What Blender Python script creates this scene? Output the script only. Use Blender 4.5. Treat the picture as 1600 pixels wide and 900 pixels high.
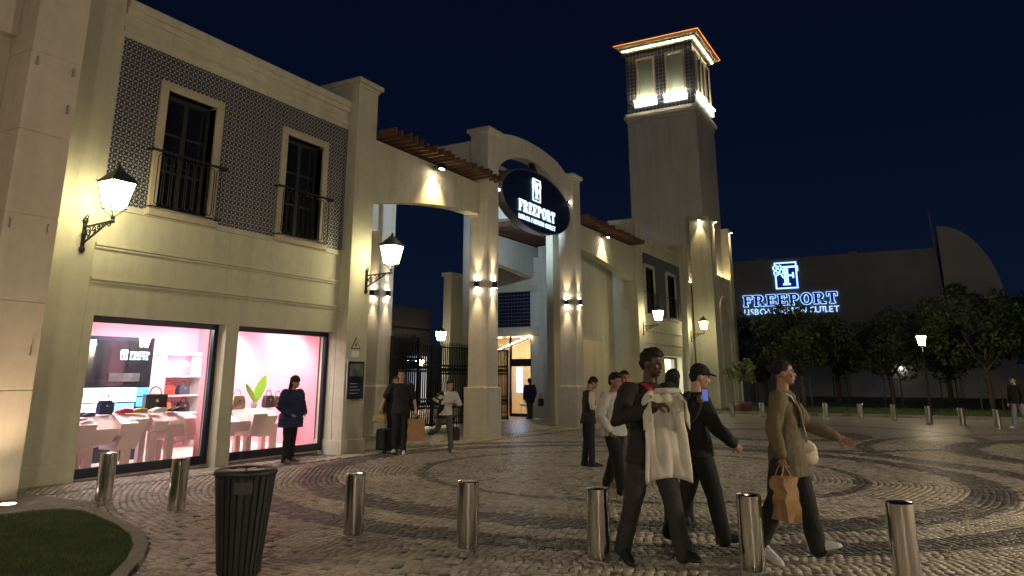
import bpy, bmesh, math, random
import numpy as np
from mathutils import Vector, Matrix, Euler, noise as mnoise

random.seed(7)
rng = np.random.default_rng(7)
PI = math.pi
sc = bpy.context.scene
for o in list(bpy.data.objects):
    bpy.data.objects.remove(o)
COL = sc.collection

# ------------------------------------------------------------------ camera
F, CX, CY, W_, H_ = 1158.0, 800.0, 300.0, 1600.0, 900.0
TH = math.atan((588 - CY) / F)                     # pitch up
AZ = math.atan((1465 - 800) / (F / math.cos(TH)))  # heading measured from +X
CAMZ = 1.6
cam = bpy.data.cameras.new('camera')
cam.sensor_width = 36
cam.lens = F / W_ * 36
cam.shift_y = -(H_ / 2 - CY) / W_
cam.clip_end = 2000
cam.clip_start = 0.05
camo = bpy.data.objects.new('camera', cam)
COL.objects.link(camo)
_fh = Vector((math.cos(AZ), math.sin(AZ), 0))
_rt = Vector((math.sin(AZ), -math.cos(AZ), 0))
_fw = _fh * math.cos(TH) + Vector((0, 0, math.sin(TH)))
_up = _rt.cross(_fw)
camo.matrix_world = Matrix(((_rt.x, _up.x, -_fw.x, 0), (_rt.y, _up.y, -_fw.y, 0), (_rt.z, _up.z, -_fw.z, CAMZ), (0, 0, 0, 1)))
sc.camera = camo

# ------------------------------------------------------------------ world (late dusk)
world = bpy.data.worlds.new('World')
sc.world = world
world.use_nodes = True
wn = world.node_tree
bg = wn.nodes['Background']
tcw = wn.nodes.new('ShaderNodeTexCoord')
sepw = wn.nodes.new('ShaderNodeSeparateXYZ')
rampw = wn.nodes.new('ShaderNodeValToRGB')          # clear night sky: slightly lighter towards the horizon, the same all round
wn.links.new(tcw.outputs['Generated'], sepw.inputs[0])
wn.links.new(sepw.outputs[2], rampw.inputs[0])
_e = rampw.color_ramp.elements
_e[0].position = 0.0; _e[0].color = (0.0042, 0.0092, 0.0240, 1)
_e[1].position = 0.85; _e[1].color = (0.0008, 0.0016, 0.0085, 1)
_m = _e.new(0.30); _m.color = (0.0022, 0.0046, 0.0165, 1)
wn.links.new(rampw.outputs[0], bg.inputs[0])
bg.inputs[1].default_value = 0.25

# faint last light / moon
sl = bpy.data.lights.new('moon', 'SUN')
sl.energy = 0.015
sl.angle = math.radians(12)
sl.color = (0.75, 0.85, 1.0)
slo = bpy.data.objects.new('moon', sl)
slo.rotation_euler = (math.radians(48), 0, math.radians(-60))
COL.objects.link(slo)

sc.view_settings.view_transform = 'Standard'
sc.view_settings.look = 'None'
sc.view_settings.exposure = 1.85
sc.view_settings.gamma = 1.0
sc.view_settings.use_curve_mapping = False
sc.render.engine = 'CYCLES'
sc.cycles.use_denoising = True
try:
    sc.cycles.denoiser = 'OPENIMAGEDENOISE'
except Exception:
    pass
sc.cycles.max_bounces = 6
sc.cycles.diffuse_bounces = 3
sc.cycles.glossy_bounces = 3
sc.cycles.transmission_bounces = 4
sc.cycles.transparent_max_bounces = 8
sc.cycles.caustics_reflective = False
sc.cycles.caustics_refractive = False
sc.cycles.sample_clamp_indirect = 4.0

# ------------------------------------------------------------------ materials
MATS = {}
def mat(name, col, rough=0.7, metal=0.0, spec=None, var=0.0, vscale=4.0, bump=0.0, bscale=30.0, emis=None, estr=0.0,
        stretch=None, var2=0.0, v2scale=0.6, trans=0.0, coat=0.0, sub=0.0, streak=0.0):
    if name in MATS:
        return MATS[name]
    m = bpy.data.materials.new(name)
    m.use_nodes = True
    nt = m.node_tree
    b = nt.nodes['Principled BSDF']
    b.inputs['Base Color'].default_value = (*col, 1)
    b.inputs['Roughness'].default_value = rough
    b.inputs['Metallic'].default_value = metal
    if spec is not None:
        b.inputs['Specular IOR Level'].default_value = spec
    if coat:
        b.inputs['Coat Weight'].default_value = coat
    if trans:
        b.inputs['Transmission Weight'].default_value = trans
    if sub:
        b.inputs['Subsurface Weight'].default_value = sub
        b.inputs['Subsurface Radius'].default_value = (0.02, 0.008, 0.004)
    if emis is not None:
        b.inputs['Emission Color'].default_value = (*emis, 1)
        b.inputs['Emission Strength'].default_value = estr
    if var or bump or var2 or streak:
        geo = nt.nodes.new('ShaderNodeNewGeometry')
        mp = nt.nodes.new('ShaderNodeMapping')
        nt.links.new(geo.outputs['Position'], mp.inputs[0])
        if stretch:
            mp.inputs['Scale'].default_value = stretch
        vec = mp.outputs[0]
        last = None
        if var:
            n1 = nt.nodes.new('ShaderNodeTexNoise')
            n1.inputs['Scale'].default_value = vscale
            n1.inputs['Detail'].default_value = 6
            nt.links.new(vec, n1.inputs['Vector'])
            r = nt.nodes.new('ShaderNodeMapRange')
            r.inputs[1].default_value = 0.3; r.inputs[2].default_value = 0.7
            r.inputs[3].default_value = 1 - var; r.inputs[4].default_value = 1 + var
            nt.links.new(n1.outputs[0], r.inputs[0])
            last = r.outputs[0]
        if var2:
            n2 = nt.nodes.new('ShaderNodeTexNoise')
            n2.inputs['Scale'].default_value = v2scale
            n2.inputs['Detail'].default_value = 4
            nt.links.new(vec, n2.inputs['Vector'])
            r2 = nt.nodes.new('ShaderNodeMapRange')
            r2.inputs[1].default_value = 0.3; r2.inputs[2].default_value = 0.7
            r2.inputs[3].default_value = 1 - var2; r2.inputs[4].default_value = 1 + var2
            nt.links.new(n2.outputs[0], r2.inputs[0])
            if last is None:
                last = r2.outputs[0]
            else:
                mm = nt.nodes.new('ShaderNodeMath'); mm.operation = 'MULTIPLY'
                nt.links.new(last, mm.inputs[0]); nt.links.new(r2.outputs[0], mm.inputs[1])
                last = mm.outputs[0]
        if streak:
            mp2 = nt.nodes.new('ShaderNodeMapping'); mp2.inputs['Scale'].default_value = (3.2, 3.2, 0.22)
            nt.links.new(geo.outputs['Position'], mp2.inputs[0])
            n4 = nt.nodes.new('ShaderNodeTexNoise'); n4.inputs['Scale'].default_value = 1.0; n4.inputs['Detail'].default_value = 7; n4.inputs['Roughness'].default_value = 0.65
            nt.links.new(mp2.outputs[0], n4.inputs['Vector'])
            r4 = nt.nodes.new('ShaderNodeMapRange'); r4.inputs[1].default_value = 0.45; r4.inputs[2].default_value = 0.75
            r4.inputs[3].default_value = 1.0; r4.inputs[4].default_value = 1 - streak
            nt.links.new(n4.outputs[0], r4.inputs[0])
            m4 = nt.nodes.new('ShaderNodeMath'); m4.operation = 'MULTIPLY'
            nt.links.new(last, m4.inputs[0]); nt.links.new(r4.outputs[0], m4.inputs[1]); last = m4.outputs[0]
        if last is not None:
            vm = nt.nodes.new('ShaderNodeVectorMath'); vm.operation = 'SCALE'
            vm.inputs[0].default_value = col
            nt.links.new(last, vm.inputs['Scale'])
            nt.links.new(vm.outputs[0], b.inputs['Base Color'])
        if bump:
            n3 = nt.nodes.new('ShaderNodeTexNoise')
            n3.inputs['Scale'].default_value = bscale
            n3.inputs['Detail'].default_value = 5
            nt.links.new(vec, n3.inputs['Vector'])
            bp = nt.nodes.new('ShaderNodeBump')
            bp.inputs['Strength'].default_value = bump
            bp.inputs['Distance'].default_value = 0.01
            nt.links.new(n3.outputs[0], bp.inputs['Height'])
            nt.links.new(bp.outputs[0], b.inputs['Normal'])
    MATS[name] = m
    return m

def emat(name, col, strength, var=0):
    if name in MATS:
        return MATS[name]
    m = mat(name, (0.02, 0.02, 0.02), 0.5, emis=col, estr=strength)
    return m

def glassmat(name, tint=(1, 1, 1), rough=0.0, refl=0.12):
    """thin window pane: mostly transparent with mirror reflection"""
    if name in MATS:
        return MATS[name]
    m = bpy.data.materials.new(name); m.use_nodes = True
    nt = m.node_tree
    out = nt.nodes['Material Output']
    nt.nodes.remove(nt.nodes['Principled BSDF'])
    t = nt.nodes.new('ShaderNodeBsdfTransparent'); t.inputs[0].default_value = (*tint, 1)
    g = nt.nodes.new('ShaderNodeBsdfGlossy'); g.inputs['Roughness'].default_value = rough
    ge = nt.nodes.new('ShaderNodeNewGeometry')
    dt = nt.nodes.new('ShaderNodeVectorMath'); dt.operation = 'DOT_PRODUCT'
    nt.links.new(ge.outputs['Incoming'], dt.inputs[0]); nt.links.new(ge.outputs['Normal'], dt.inputs[1])
    ab = nt.nodes.new('ShaderNodeMath'); ab.operation = 'ABSOLUTE'; nt.links.new(dt.outputs['Value'], ab.inputs[0])
    om = nt.nodes.new('ShaderNodeMath'); om.operation = 'SUBTRACT'; om.inputs[0].default_value = 1.0; nt.links.new(ab.outputs[0], om.inputs[1])
    pw = nt.nodes.new('ShaderNodeMath'); pw.operation = 'POWER'; pw.inputs[1].default_value = 5.0; nt.links.new(om.outputs[0], pw.inputs[0])
    mu = nt.nodes.new('ShaderNodeMath'); mu.operation = 'MULTIPLY_ADD'; mu.inputs[1].default_value = 0.93; mu.inputs[2].default_value = refl * 0.4; mu.use_clamp = True
    nt.links.new(pw.outputs[0], mu.inputs[0])
    mx = nt.nodes.new('ShaderNodeMixShader')
    nt.links.new(mu.outputs[0], mx.inputs[0])
    nt.links.new(t.outputs[0], mx.inputs[1]); nt.links.new(g.outputs[0], mx.inputs[2])
    nt.links.new(mx.outputs[0], out.inputs['Surface'])
    MATS[name] = m
    return m

M = {}
M['stucco'] = mat('cream stucco', (0.57, 0.55, 0.42), 0.85, streak=0.22, var=0.05, vscale=6, var2=0.07, v2scale=0.7, bump=0.25, bscale=60)
M['stucco_pink'] = mat('beige block render', (0.62, 0.54, 0.44), 0.85, streak=0.17, var=0.05, vscale=5, var2=0.06, v2scale=1.1, bump=0.25, bscale=50)
M['stucco_white'] = mat('pale stucco', (0.62, 0.59, 0.52), 0.85, streak=0.2, var=0.05, vscale=5, var2=0.08, v2scale=0.5, bump=0.25, bscale=50)
M['stone'] = mat('pale limestone trim', (0.46, 0.40, 0.30), 0.75, var=0.08, vscale=9, var2=0.05, v2scale=2, bump=0.2, bscale=40)
M['black'] = mat('black painted iron', (0.012, 0.012, 0.014), 0.45, 0.2, bump=0.1, bscale=80)
M['frame_blue'] = mat('dark navy aluminium', (0.012, 0.014, 0.035), 0.4, 0.3)
M['dark_frame'] = mat('dark window frame', (0.02, 0.022, 0.025), 0.5)
M['dark_glass'] = mat('unlit window glass', (0.010, 0.012, 0.016), 0.06, spec=0.7, bump=0.03, bscale=2)
M['glass'] = glassmat('shop pane glass')
M['wood'] = mat('reddish pergola wood', (0.12, 0.06, 0.036), 0.65, var=0.25, vscale=5, bump=0.3, bscale=40, stretch=(6, 1, 6))
M['steel'] = mat('brushed stainless steel', (0.66, 0.64, 0.60), 0.13, 1.0, var=0.08, vscale=30, stretch=(1, 1, 0.02))
M['steel_dull'] = mat('dull galvanised steel', (0.5, 0.49, 0.46), 0.45, 0.8, var=0.1, vscale=10)
M['terracotta'] = mat('terracotta', (0.58, 0.20, 0.075), 0.75, var=0.25, vscale=7, bump=0.2)
M['asphalt'] = mat('tarmac', (0.05, 0.05, 0.05), 0.85, var=0.2, vscale=20, bump=0.3, bscale=90)
M['kerb'] = mat('concrete kerb', (0.30, 0.28, 0.25), 0.85, var=0.12, vscale=12, bump=0.35, bscale=70)
M['apron'] = mat('worn concrete apron', (0.24, 0.21, 0.17), 0.85, var=0.2, vscale=5, bump=0.4, bscale=60)
M['drain'] = mat('dark granite strip', (0.045, 0.04, 0.045), 0.6, var=0.25, vscale=14, bump=0.2)
M['pink'] = mat('pink painted wall', (0.86, 0.38, 0.48), 0.6, var=0.02, vscale=2)
M['pinkfloor'] = mat('pale boards', (0.66, 0.50, 0.44), 0.4, var=0.08, vscale=3, stretch=(1, 8, 1))
M['pinktable'] = mat('pale pink lacquer', (0.86, 0.66, 0.65), 0.45)
M['white'] = mat('white paint', (0.8, 0.78, 0.76), 0.5)
M['bark'] = mat('bark', (0.10, 0.075, 0.05), 0.9, var=0.3, vscale=12, bump=0.5, bscale=30)
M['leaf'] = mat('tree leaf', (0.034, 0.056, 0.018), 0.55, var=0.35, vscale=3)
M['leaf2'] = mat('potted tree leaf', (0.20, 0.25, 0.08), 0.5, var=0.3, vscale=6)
M['soil'] = mat('lawn soil', (0.03, 0.04, 0.015), 0.95, var=0.3, vscale=8)

# ------------------------------------------------------------------ mesh helpers
class MB:
    def __init__(s):
        s.v, s.f = [], []
    def add(s, vs, fs):
        n = len(s.v)
        s.v.extend([tuple(p) for p in vs])
        s.f.extend([tuple(i + n for i in f) for f in fs])
        return s
    def box(s, x0, x1, y0, y1, z0, z1):
        return s.add([(x0, y0, z0), (x1, y0, z0), (x1, y1, z0), (x0, y1, z0), (x0, y0, z1), (x1, y0, z1), (x1, y1, z1), (x0, y1, z1)],
                     [(0, 3, 2, 1), (4, 5, 6, 7), (0, 1, 5, 4), (1, 2, 6, 5), (2, 3, 7, 6), (3, 0, 4, 7)])
    def obox(s, c, ax, ay, az, hx, hy, hz):
        c, ax, ay, az = Vector(c), Vector(ax).normalized(), Vector(ay).normalized(), Vector(az).normalized()
        P = []
        for k in (-1, 1):
            for i, j in ((-1, -1), (1, -1), (1, 1), (-1, 1)):
                P.append(c + ax * hx * i + ay * hy * j + az * hz * k)
        return s.add(P, [(0, 3, 2, 1), (4, 5, 6, 7), (0, 1, 5, 4), (1, 2, 6, 5), (2, 3, 7, 6), (3, 0, 4, 7)])
    def bar(s, a, b, w, h=None, upv=(0, 0, 1)):
        a, b = Vector(a), Vector(b)
        d = (b - a)
        u = Vector(upv)
        if abs(d.normalized().dot(u)) > 0.98:
            u = Vector((0, 1, 0))
        x = d.cross(u).normalized(); z = x.cross(d).normalized()
        return s.obox((a + b) / 2, d, x, z, d.length / 2, w / 2, (h or w) / 2)
    def prism(s, poly, o, u, v, n, d):
        """poly in (a,b) coords, placed at o + a*u + b*v, extruded by n*d"""
        o, u, v, n = Vector(o), Vector(u), Vector(v), Vector(n)
        k = len(poly)
        P = [o + u * a + v * b for a, b in poly] + [o + u * a + v * b + n * d for a, b in poly]
        fs = [tuple(range(k - 1, -1, -1)), tuple(range(k, 2 * k))]
        fs += [(i, (i + 1) % k, (i + 1) % k + k, i + k) for i in range(k)]
        return s.add(P, fs)
    def loft(s, rings, cap=True):
        n = len(rings[0]); P = [p for r in rings for p in r]
        fs = []
        for i in range(len(rings) - 1):
            for j in range(n):
                a, b = i * n + j, i * n + (j + 1) % n
                fs.append((a, b, b + n, a + n))
        if cap:
            fs.append(tuple(range(n - 1, -1, -1)))
            m = (len(rings) - 1) * n
            fs.append(tuple(range(m, m + n)))
        return s.add(P, fs)
    def tube(s, pts, r, n=8, cap=True, flat=1.0):
        pts = [Vector(p) for p in pts]
        rs = r if isinstance(r, (list, tuple)) else [r] * len(pts)
        rings = []
        prev = None
        for i, p in enumerate(pts):
            d = (pts[min(i + 1, len(pts) - 1)] - pts[max(i - 1, 0)]).normalized()
            if prev is None:
                u = Vector((0, 0, 1)) if abs(d.z) < 0.9 else Vector((1, 0, 0))
                x = d.cross(u).normalized()
            else:
                x = (prev - d * prev.dot(d)).normalized()
            prev = x
            y = d.cross(x)
            rings.append([p + x * math.cos(2 * PI * k / n) * rs[i] + y * math.sin(2 * PI * k / n) * rs[i] * flat for k in range(n)])
        return s.loft(rings, cap)
    def capsule(s, pts, rs, n=10):
        """tube with rounded ends"""
        pts = [Vector(p) for p in pts]
        d0 = (pts[0] - pts[1]).normalized(); d1 = (pts[-1] - pts[-2]).normalized()
        P, R = [], []
        for a in (0.95, 0.75, 0.4):
            P.append(pts[0] + d0 * rs[0] * a); R.append(rs[0] * math.sqrt(max(0.0, 1 - a * a)))
        P += pts; R += list(rs)
        for a in (0.4, 0.75, 0.95):
            P.append(pts[-1] + d1 * rs[-1] * a); R.append(rs[-1] * math.sqrt(max(0.0, 1 - a * a)))
        return s.tube(P, R, n)
    def ell(s, c, r, n=14, m=9, rot=None):
        c = Vector(c)
        if not isinstance(r, (list, tuple)):
            r = (r, r, r)
        P = []; fs = []
        for i in range(1, m):
            t = PI * i / m
            for j in range(n):
                a = 2 * PI * j / n
                P.append(Vector((r[0] * math.sin(t) * math.cos(a), r[1] * math.sin(t) * math.sin(a), r[2] * math.cos(t))))
        P.append(Vector((0, 0, r[2]))); P.append(Vector((0, 0, -r[2])))
        if rot is not None:
            P = [rot @ p for p in P]
        P = [p + c for p in P]
        for i in range(m - 2):
            for j in range(n):
                fs.append((i * n + j, (i + 1) * n + j, (i + 1) * n + (j + 1) % n, i * n + (j + 1) % n))
        t, b = (m - 1) * n, (m - 1) * n + 1
        for j in range(n):
            fs.append((t, j, (j + 1) % n)); fs.append((b, (m - 2) * n + (j + 1) % n, (m - 2) * n + j))
        return s.add(P, fs)
    def lathe(s, prof, n=20, c=(0, 0, 0), cap=True):
        c = Vector(c)
        return s.loft([[c + Vector((r * math.cos(2 * PI * k / n), r * math.sin(2 * PI * k / n), z)) for k in range(n)] for r, z in prof], cap)
    def mesh(s, name, smooth=False):
        me = bpy.data.meshes.new(name)
        me.from_pydata([tuple(p) for p in s.v], [], s.f)
        if smooth:
            me.polygons.foreach_set('use_smooth', [True] * len(me.polygons))
        me.update()
        return me

def settag(o, label=None, cat=None, group=None, kind=None):
    if label: o['label'] = label
    if cat: o['category'] = cat
    if group: o['group'] = group
    if kind: o['kind'] = kind
    return o

WPOS = {}
def obj(name, mb, m, parent=None, label=None, cat=None, group=None, kind=None, smooth=False, bevel=0.0, world=True, loc=None, autosmooth=False):
    me = mb.mesh(name, smooth) if isinstance(mb, MB) else mb
    if m is not None and not me.materials:
        me.materials.append(M[m] if isinstance(m, str) else m)
    o = bpy.data.objects.new(name, me)
    COL.objects.link(o)
    if loc is not None:
        o.location = loc
    if parent is not None:
        o.parent = parent
        if world:
            o.matrix_parent_inverse = Matrix.Translation(-WPOS.get(parent.name, Vector((0, 0, 0))))
    WPOS[o.name] = Vector(loc) if loc is not None else Vector((0, 0, 0))
    if bevel:
        b = o.modifiers.new('bevel', 'BEVEL'); b.width = bevel; b.segments = 2; b.limit_method = 'ANGLE'
        b.angle_limit = math.radians(40)
    settag(o, label, cat, group, kind)
    return o

def thing(name, label, cat, loc=(0, 0, 0), group=None, rz=0.0):
    o = bpy.data.objects.new(name, None)
    o.empty_display_size = 0.2
    COL.objects.link(o)
    o.location = loc
    o.rotation_euler = (0, 0, rz)
    settag(o, label, cat, group)
    WPOS[o.name] = Vector(loc)
    return o

def copy_tree(o, parent=None):
    c = o.copy(); COL.objects.link(c)
    c.parent = parent
    if parent is not None:
        c.matrix_parent_inverse = o.matrix_parent_inverse.copy()
    for ch in list(o.children):
        copy_tree(ch, c)
    return c

def spot(name, loc, direction, energy, angle, color=(1, 0.78, 0.45), blend=0.6, size=0.03, parent=None):
    l = bpy.data.lights.new(name, 'SPOT')
    l.energy = energy; l.spot_size = math.radians(angle); l.spot_blend = blend; l.color = color; l.shadow_soft_size = size
    o = bpy.data.objects.new(name, l)
    COL.objects.link(o)
    o.location = loc
    o.rotation_euler = Vector(direction).to_track_quat('-Z', 'Y').to_euler()
    if parent is not None:
        o.parent = parent
        o.matrix_parent_inverse = Matrix.Translation(-Vector(parent.location))
    return o

def gz(x):
    t = min(1.0, max(0.0, (x - 7.0) / 16.0))
    return -0.17 * t

def wall_holes(mb, x0, x1, z0, z1, holes, y0, y1, axis='x'):
    """solid wall slab between planes y0 and y1 with rectangular holes; axis 'x': wall runs along X; 'y': wall runs along Y (y0,y1 are then x)"""
    xs = sorted(set([x0, x1] + [h[0] for h in holes] + [h[1] for h in holes]))
    zs = sorted(set([z0, z1] + [h[2] for h in holes] + [h[3] for h in holes]))
    def solid(i, j):
        if i < 0 or j < 0 or i >= len(xs) - 1 or j >= len(zs) - 1:
            return False
        cx, cz = (xs[i] + xs[i + 1]) / 2, (zs[j] + zs[j + 1]) / 2
        return not any(h[0] < cx < h[1] and h[2] < cz < h[3] for h in holes)
    def P(x, y, z):
        return (x, y, z) if axis == 'x' else (y, x, z)
    def q(a, b, c, d, flip):
        mb.add([a, b, c, d], [(0, 1, 2, 3) if (flip ^ (axis != 'x')) else (3, 2, 1, 0)])
    for i in range(len(xs) - 1):
        for j in range(len(zs) - 1):
            if not solid(i, j):
                continue
            a, b, c, d = xs[i], xs[i + 1], zs[j], zs[j + 1]
            q(P(a, y0, c), P(b, y0, c), P(b, y0, d), P(a, y0, d), True)
            q(P(a, y1, c), P(b, y1, c), P(b, y1, d), P(a, y1, d), False)
            if not solid(i - 1, j): q(P(a, y1, c), P(a, y0, c), P(a, y0, d), P(a, y1, d), True)
            if not solid(i + 1, j): q(P(b, y0, c), P(b, y1, c), P(b, y1, d), P(b, y0, d), True)
            if not solid(i, j - 1): q(P(a, y0, c), P(a, y1, c), P(b, y1, c), P(b, y0, c), True)
            if not solid(i, j + 1): q(P(a, y0, d), P(b, y0, d), P(b, y1, d), P(a, y1, d), True)
    return mb

# ================================================================== GROUND
CC = (13.7, 5.1)                 # centre of the paving circle
RINGS = [(3.74, 3.96), (5.30, 5.95), (6.48, 7.02)]
C2 = (22.6, -5.6)
RINGS2 = [(4.9, 5.7), (7.3, 7.7)]
C3 = (25.5, 4.8)
RINGS3 = [(2.1, 2.9), (5.6, 6.0)]
NEAR = (2.6, 25.0, -9.0, 11.93)  # rectangle laid with real stones

def paving_far():
    m = bpy.data.materials.new('small cobbles'); m.use_nodes = True
    nt = m.node_tree; b = nt.nodes['Principled BSDF']
    N = nt.nodes.new; L = nt.links.new
    geo = N('ShaderNodeNewGeometry')
    sep = N('ShaderNodeSeparateXYZ'); L(geo.outputs['Position'], sep.inputs[0])
    def math_(op, a, c=None, clamp=False):
        n = N('ShaderNodeMath'); n.operation = op; n.use_clamp = clamp
        for k, val in enumerate((a, c)):
            if val is None: continue
            if isinstance(val, (int, float)): n.inputs[k].default_value = val
            else: L(val, n.inputs[k])
        return n.outputs[0]
    def between(v, a, c):
        return math_('MULTIPLY', math_('GREATER_THAN', v, a), math_('LESS_THAN', v, c))
    X, Y = sep.outputs[0], sep.outputs[1]
    near = math_('MULTIPLY', between(X, NEAR[0], NEAR[1]), between(Y, NEAR[2], NEAR[3] + 0.2))
    vor = N('ShaderNodeTexVoronoi'); vor.feature = 'DISTANCE_TO_EDGE'; vor.inputs['Scale'].default_value = 11.0
    vc = N('ShaderNodeTexVoronoi'); vc.inputs['Scale'].default_value = 11.0
    L(geo.outputs['Position'], vor.inputs['Vector']); L(geo.outputs['Position'], vc.inputs['Vector'])
    ringf = None
    for c, rr in ((CC, RINGS), (C2, RINGS2), (C3, RINGS3)):
        dx = math_('SUBTRACT', X, c[0]); dy = math_('SUBTRACT', Y, c[1])
        r = math_('SQRT', math_('ADD', math_('MULTIPLY', dx, dx), math_('MULTIPLY', dy, dy)))
        for a, bb in rr:
            k = between(r, a, bb)
            ringf = k if ringf is None else math_('MAXIMUM', ringf, k)
    rampv = math_('ADD', math_('MULTIPLY', vc.outputs['Color'], 0.5), 0.72)
    lim = N('ShaderNodeMix'); lim.data_type = 'RGBA'
    lim.inputs[6].default_value = (0.41, 0.37, 0.30, 1); lim.inputs[7].default_value = (0.13, 0.125, 0.115, 1)
    L(ringf, lim.inputs[0])
    sc1 = N('ShaderNodeVectorMath'); sc1.operation = 'SCALE'; L(lim.outputs[2], sc1.inputs[0]); L(rampv, sc1.inputs['Scale'])
    joint = N('ShaderNodeMapRange'); joint.inputs[1].default_value = 0.02; joint.inputs[2].default_value = 0.10
    joint.inputs[3].default_value = 0.35; L(vor.outputs[0], joint.inputs[0])
    sc2 = N('ShaderNodeVectorMath'); sc2.operation = 'SCALE'; L(sc1.outputs[0], sc2.inputs[0]); L(joint.outputs[0], sc2.inputs['Scale'])
    fin = N('ShaderNodeMix'); fin.data_type = 'RGBA'
    L(near, fin.inputs[0]); L(sc2.outputs[0], fin.inputs[6]); fin.inputs[7].default_value = (0.022, 0.018, 0.015, 1)
    L(fin.outputs[2], b.inputs['Base Color'])
    b.inputs['Roughness'].default_value = 0.42
    bp = N('ShaderNodeBump'); bp.inputs['Strength'].default_value = 0.8; bp.inputs['Distance'].default_value = 0.02
    h = N('ShaderNodeMapRange'); h.inputs[1].default_value = 0.0; h.inputs[2].default_value = 0.16; L(vor.outputs[0], h.inputs[0])
    L(h.outputs[0], bp.inputs['Height']); L(bp.outputs[0], b.inputs['Normal'])
    return m
M['paving'] = paving_far()

def stone_mat():
    m = bpy.data.materials.new('limestone and basalt setts'); m.use_nodes = True
    nt = m.node_tree; b = nt.nodes['Principled BSDF']; N = nt.nodes.new; L = nt.links.new
    at = N('ShaderNodeAttribute'); at.attribute_name = 'tone'
    cr = N('ShaderNodeValToRGB')
    e = cr.color_ramp.elements
    e[0].position = 0.0; e[0].color = (0.05, 0.048, 0.046, 1)
    e[1].position = 1.0; e[1].color = (0.54, 0.49, 0.41, 1)
    e2 = e.new(0.35); e2.color = (0.150, 0.140, 0.125, 1)
    e3 = e.new(0.42); e3.color = (0.31, 0.27, 0.215, 1)
    e4 = e.new(0.72); e4.color = (0.43, 0.375, 0.30, 1)
    L(at.outputs['Fac'], cr.inputs[0])
    geo = N('ShaderNodeNewGeometry')
    n1 = N('ShaderNodeTexNoise'); n1.inputs['Scale'].default_value = 28; n1.inputs['Detail'].default_value = 5
    L(geo.outputs['Position'], n1.inputs['Vector'])
    n2 = N('ShaderNodeTexNoise'); n2.inputs['Scale'].default_value = 0.9; n2.inputs['Detail'].default_value = 4
    L(geo.outputs['Position'], n2.inputs['Vector'])
    r = N('ShaderNodeMapRange'); r.inputs[1].default_value = 0.3; r.inputs[2].default_value = 0.7; r.inputs[3].default_value = 0.75; r.inputs[4].default_value = 1.2
    L(n1.outputs[0], r.inputs[0])
    r2 = N('ShaderNodeMapRange'); r2.inputs[1].default_value = 0.3; r2.inputs[2].default_value = 0.7; r2.inputs[3].default_value = 0.80; r2.inputs[4].default_value = 1.12
    L(n2.outputs[0], r2.inputs[0])
    mu = N('ShaderNodeMath'); mu.operation = 'MULTIPLY'; L(r.outputs[0], mu.inputs[0]); L(r2.outputs[0], mu.inputs[1])
    s = N('ShaderNodeVectorMath'); s.operation = 'SCALE'; L(cr.outputs[0], s.inputs[0]); L(mu.outputs[0], s.inputs['Scale'])
    L(s.outputs[0], b.inputs['Base Color'])
    rr = N('ShaderNodeMapRange'); rr.inputs[1].default_value = 0.3; rr.inputs[2].default_value = 0.7; rr.inputs[3].default_value = 0.30; rr.inputs[4].default_value = 0.52
    L(n1.outputs[0], rr.inputs[0]); L(rr.outputs[0], b.inputs['Roughness'])
    bp = N('ShaderNodeBump'); bp.inputs['Strength'].default_value = 0.2; bp.inputs['Distance'].default_value = 0.003
    L(n1.outputs[0], bp.inputs['Height']); L(bp.outputs[0], b.inputs['Normal'])
    return m
M['sett'] = stone_mat()

g = MB()
xs = [-400, -30, 0, 5, 7] + [7 + 16 * k / 8 for k in range(1, 9)] + [30, 45, 75, 160, 700]
ys = [-500, -60, -9, 12.1, 60, 500]
for i in range(len(xs) - 1):
    for j in range(len(ys) - 1):
        a, b_, c, d = xs[i], xs[i + 1], ys[j], ys[j + 1]
        g.add([(a, c, gz(a) - .016), (b_, c, gz(b_) - .016), (b_, d, gz(b_) - .016), (a, d, gz(a) - .016)], [(0, 1, 2, 3)])
plaza = obj('plaza', g, 'paving', kind='structure', label='plaza paved with small cobbles laid in dark and pale rings', cat='plaza')

LAWN = [(5.22, 9.73), (5.55, 9.68), (5.80, 9.50), (5.84, 9.2), (5.74, 8.75), (5.53, 8.04), (5.27, 7.42), (4.96, 6.91), (4.55, 6.42), (4.0, 5.88), (3.3, 5.3), (2.4, 4.75),
        (1.2, 4.3), (0.0, 4.1), (-1.5, 4.6), (-2.5, 9.8), (2.5, 9.76)]
def offset_poly(poly, d):
    out = []
    n = len(poly)
    for i in range(n):
        p0, p1, p2 = Vector(poly[i - 1]), Vector(poly[i]), Vector(poly[(i + 1) % n])
        t = (p2 - p0).normalized()
        out.append((p1.x - t.y * d, p1.y + t.x * d))
    return out
def area(poly):
    return sum(poly[i - 1][0] * poly[i][1] - poly[i][0] * poly[i - 1][1] for i in range(len(poly))) / 2
KERBO = offset_poly(LAWN, 0.13 if area(LAWN) < 0 else -0.13)
def inpoly(x, y, poly):
    c = np.zeros_like(x, dtype=bool)
    n = len(poly)
    for i in range(n):
        x1, y1 = poly[i - 1]; x2, y2 = poly[i]
        if y1 == y2: continue
        cond = ((y1 > y) != (y2 > y)) & (x < (x2 - x1) * (y - y1) / (y2 - y1) + x1)
        c ^= cond
    return c

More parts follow.
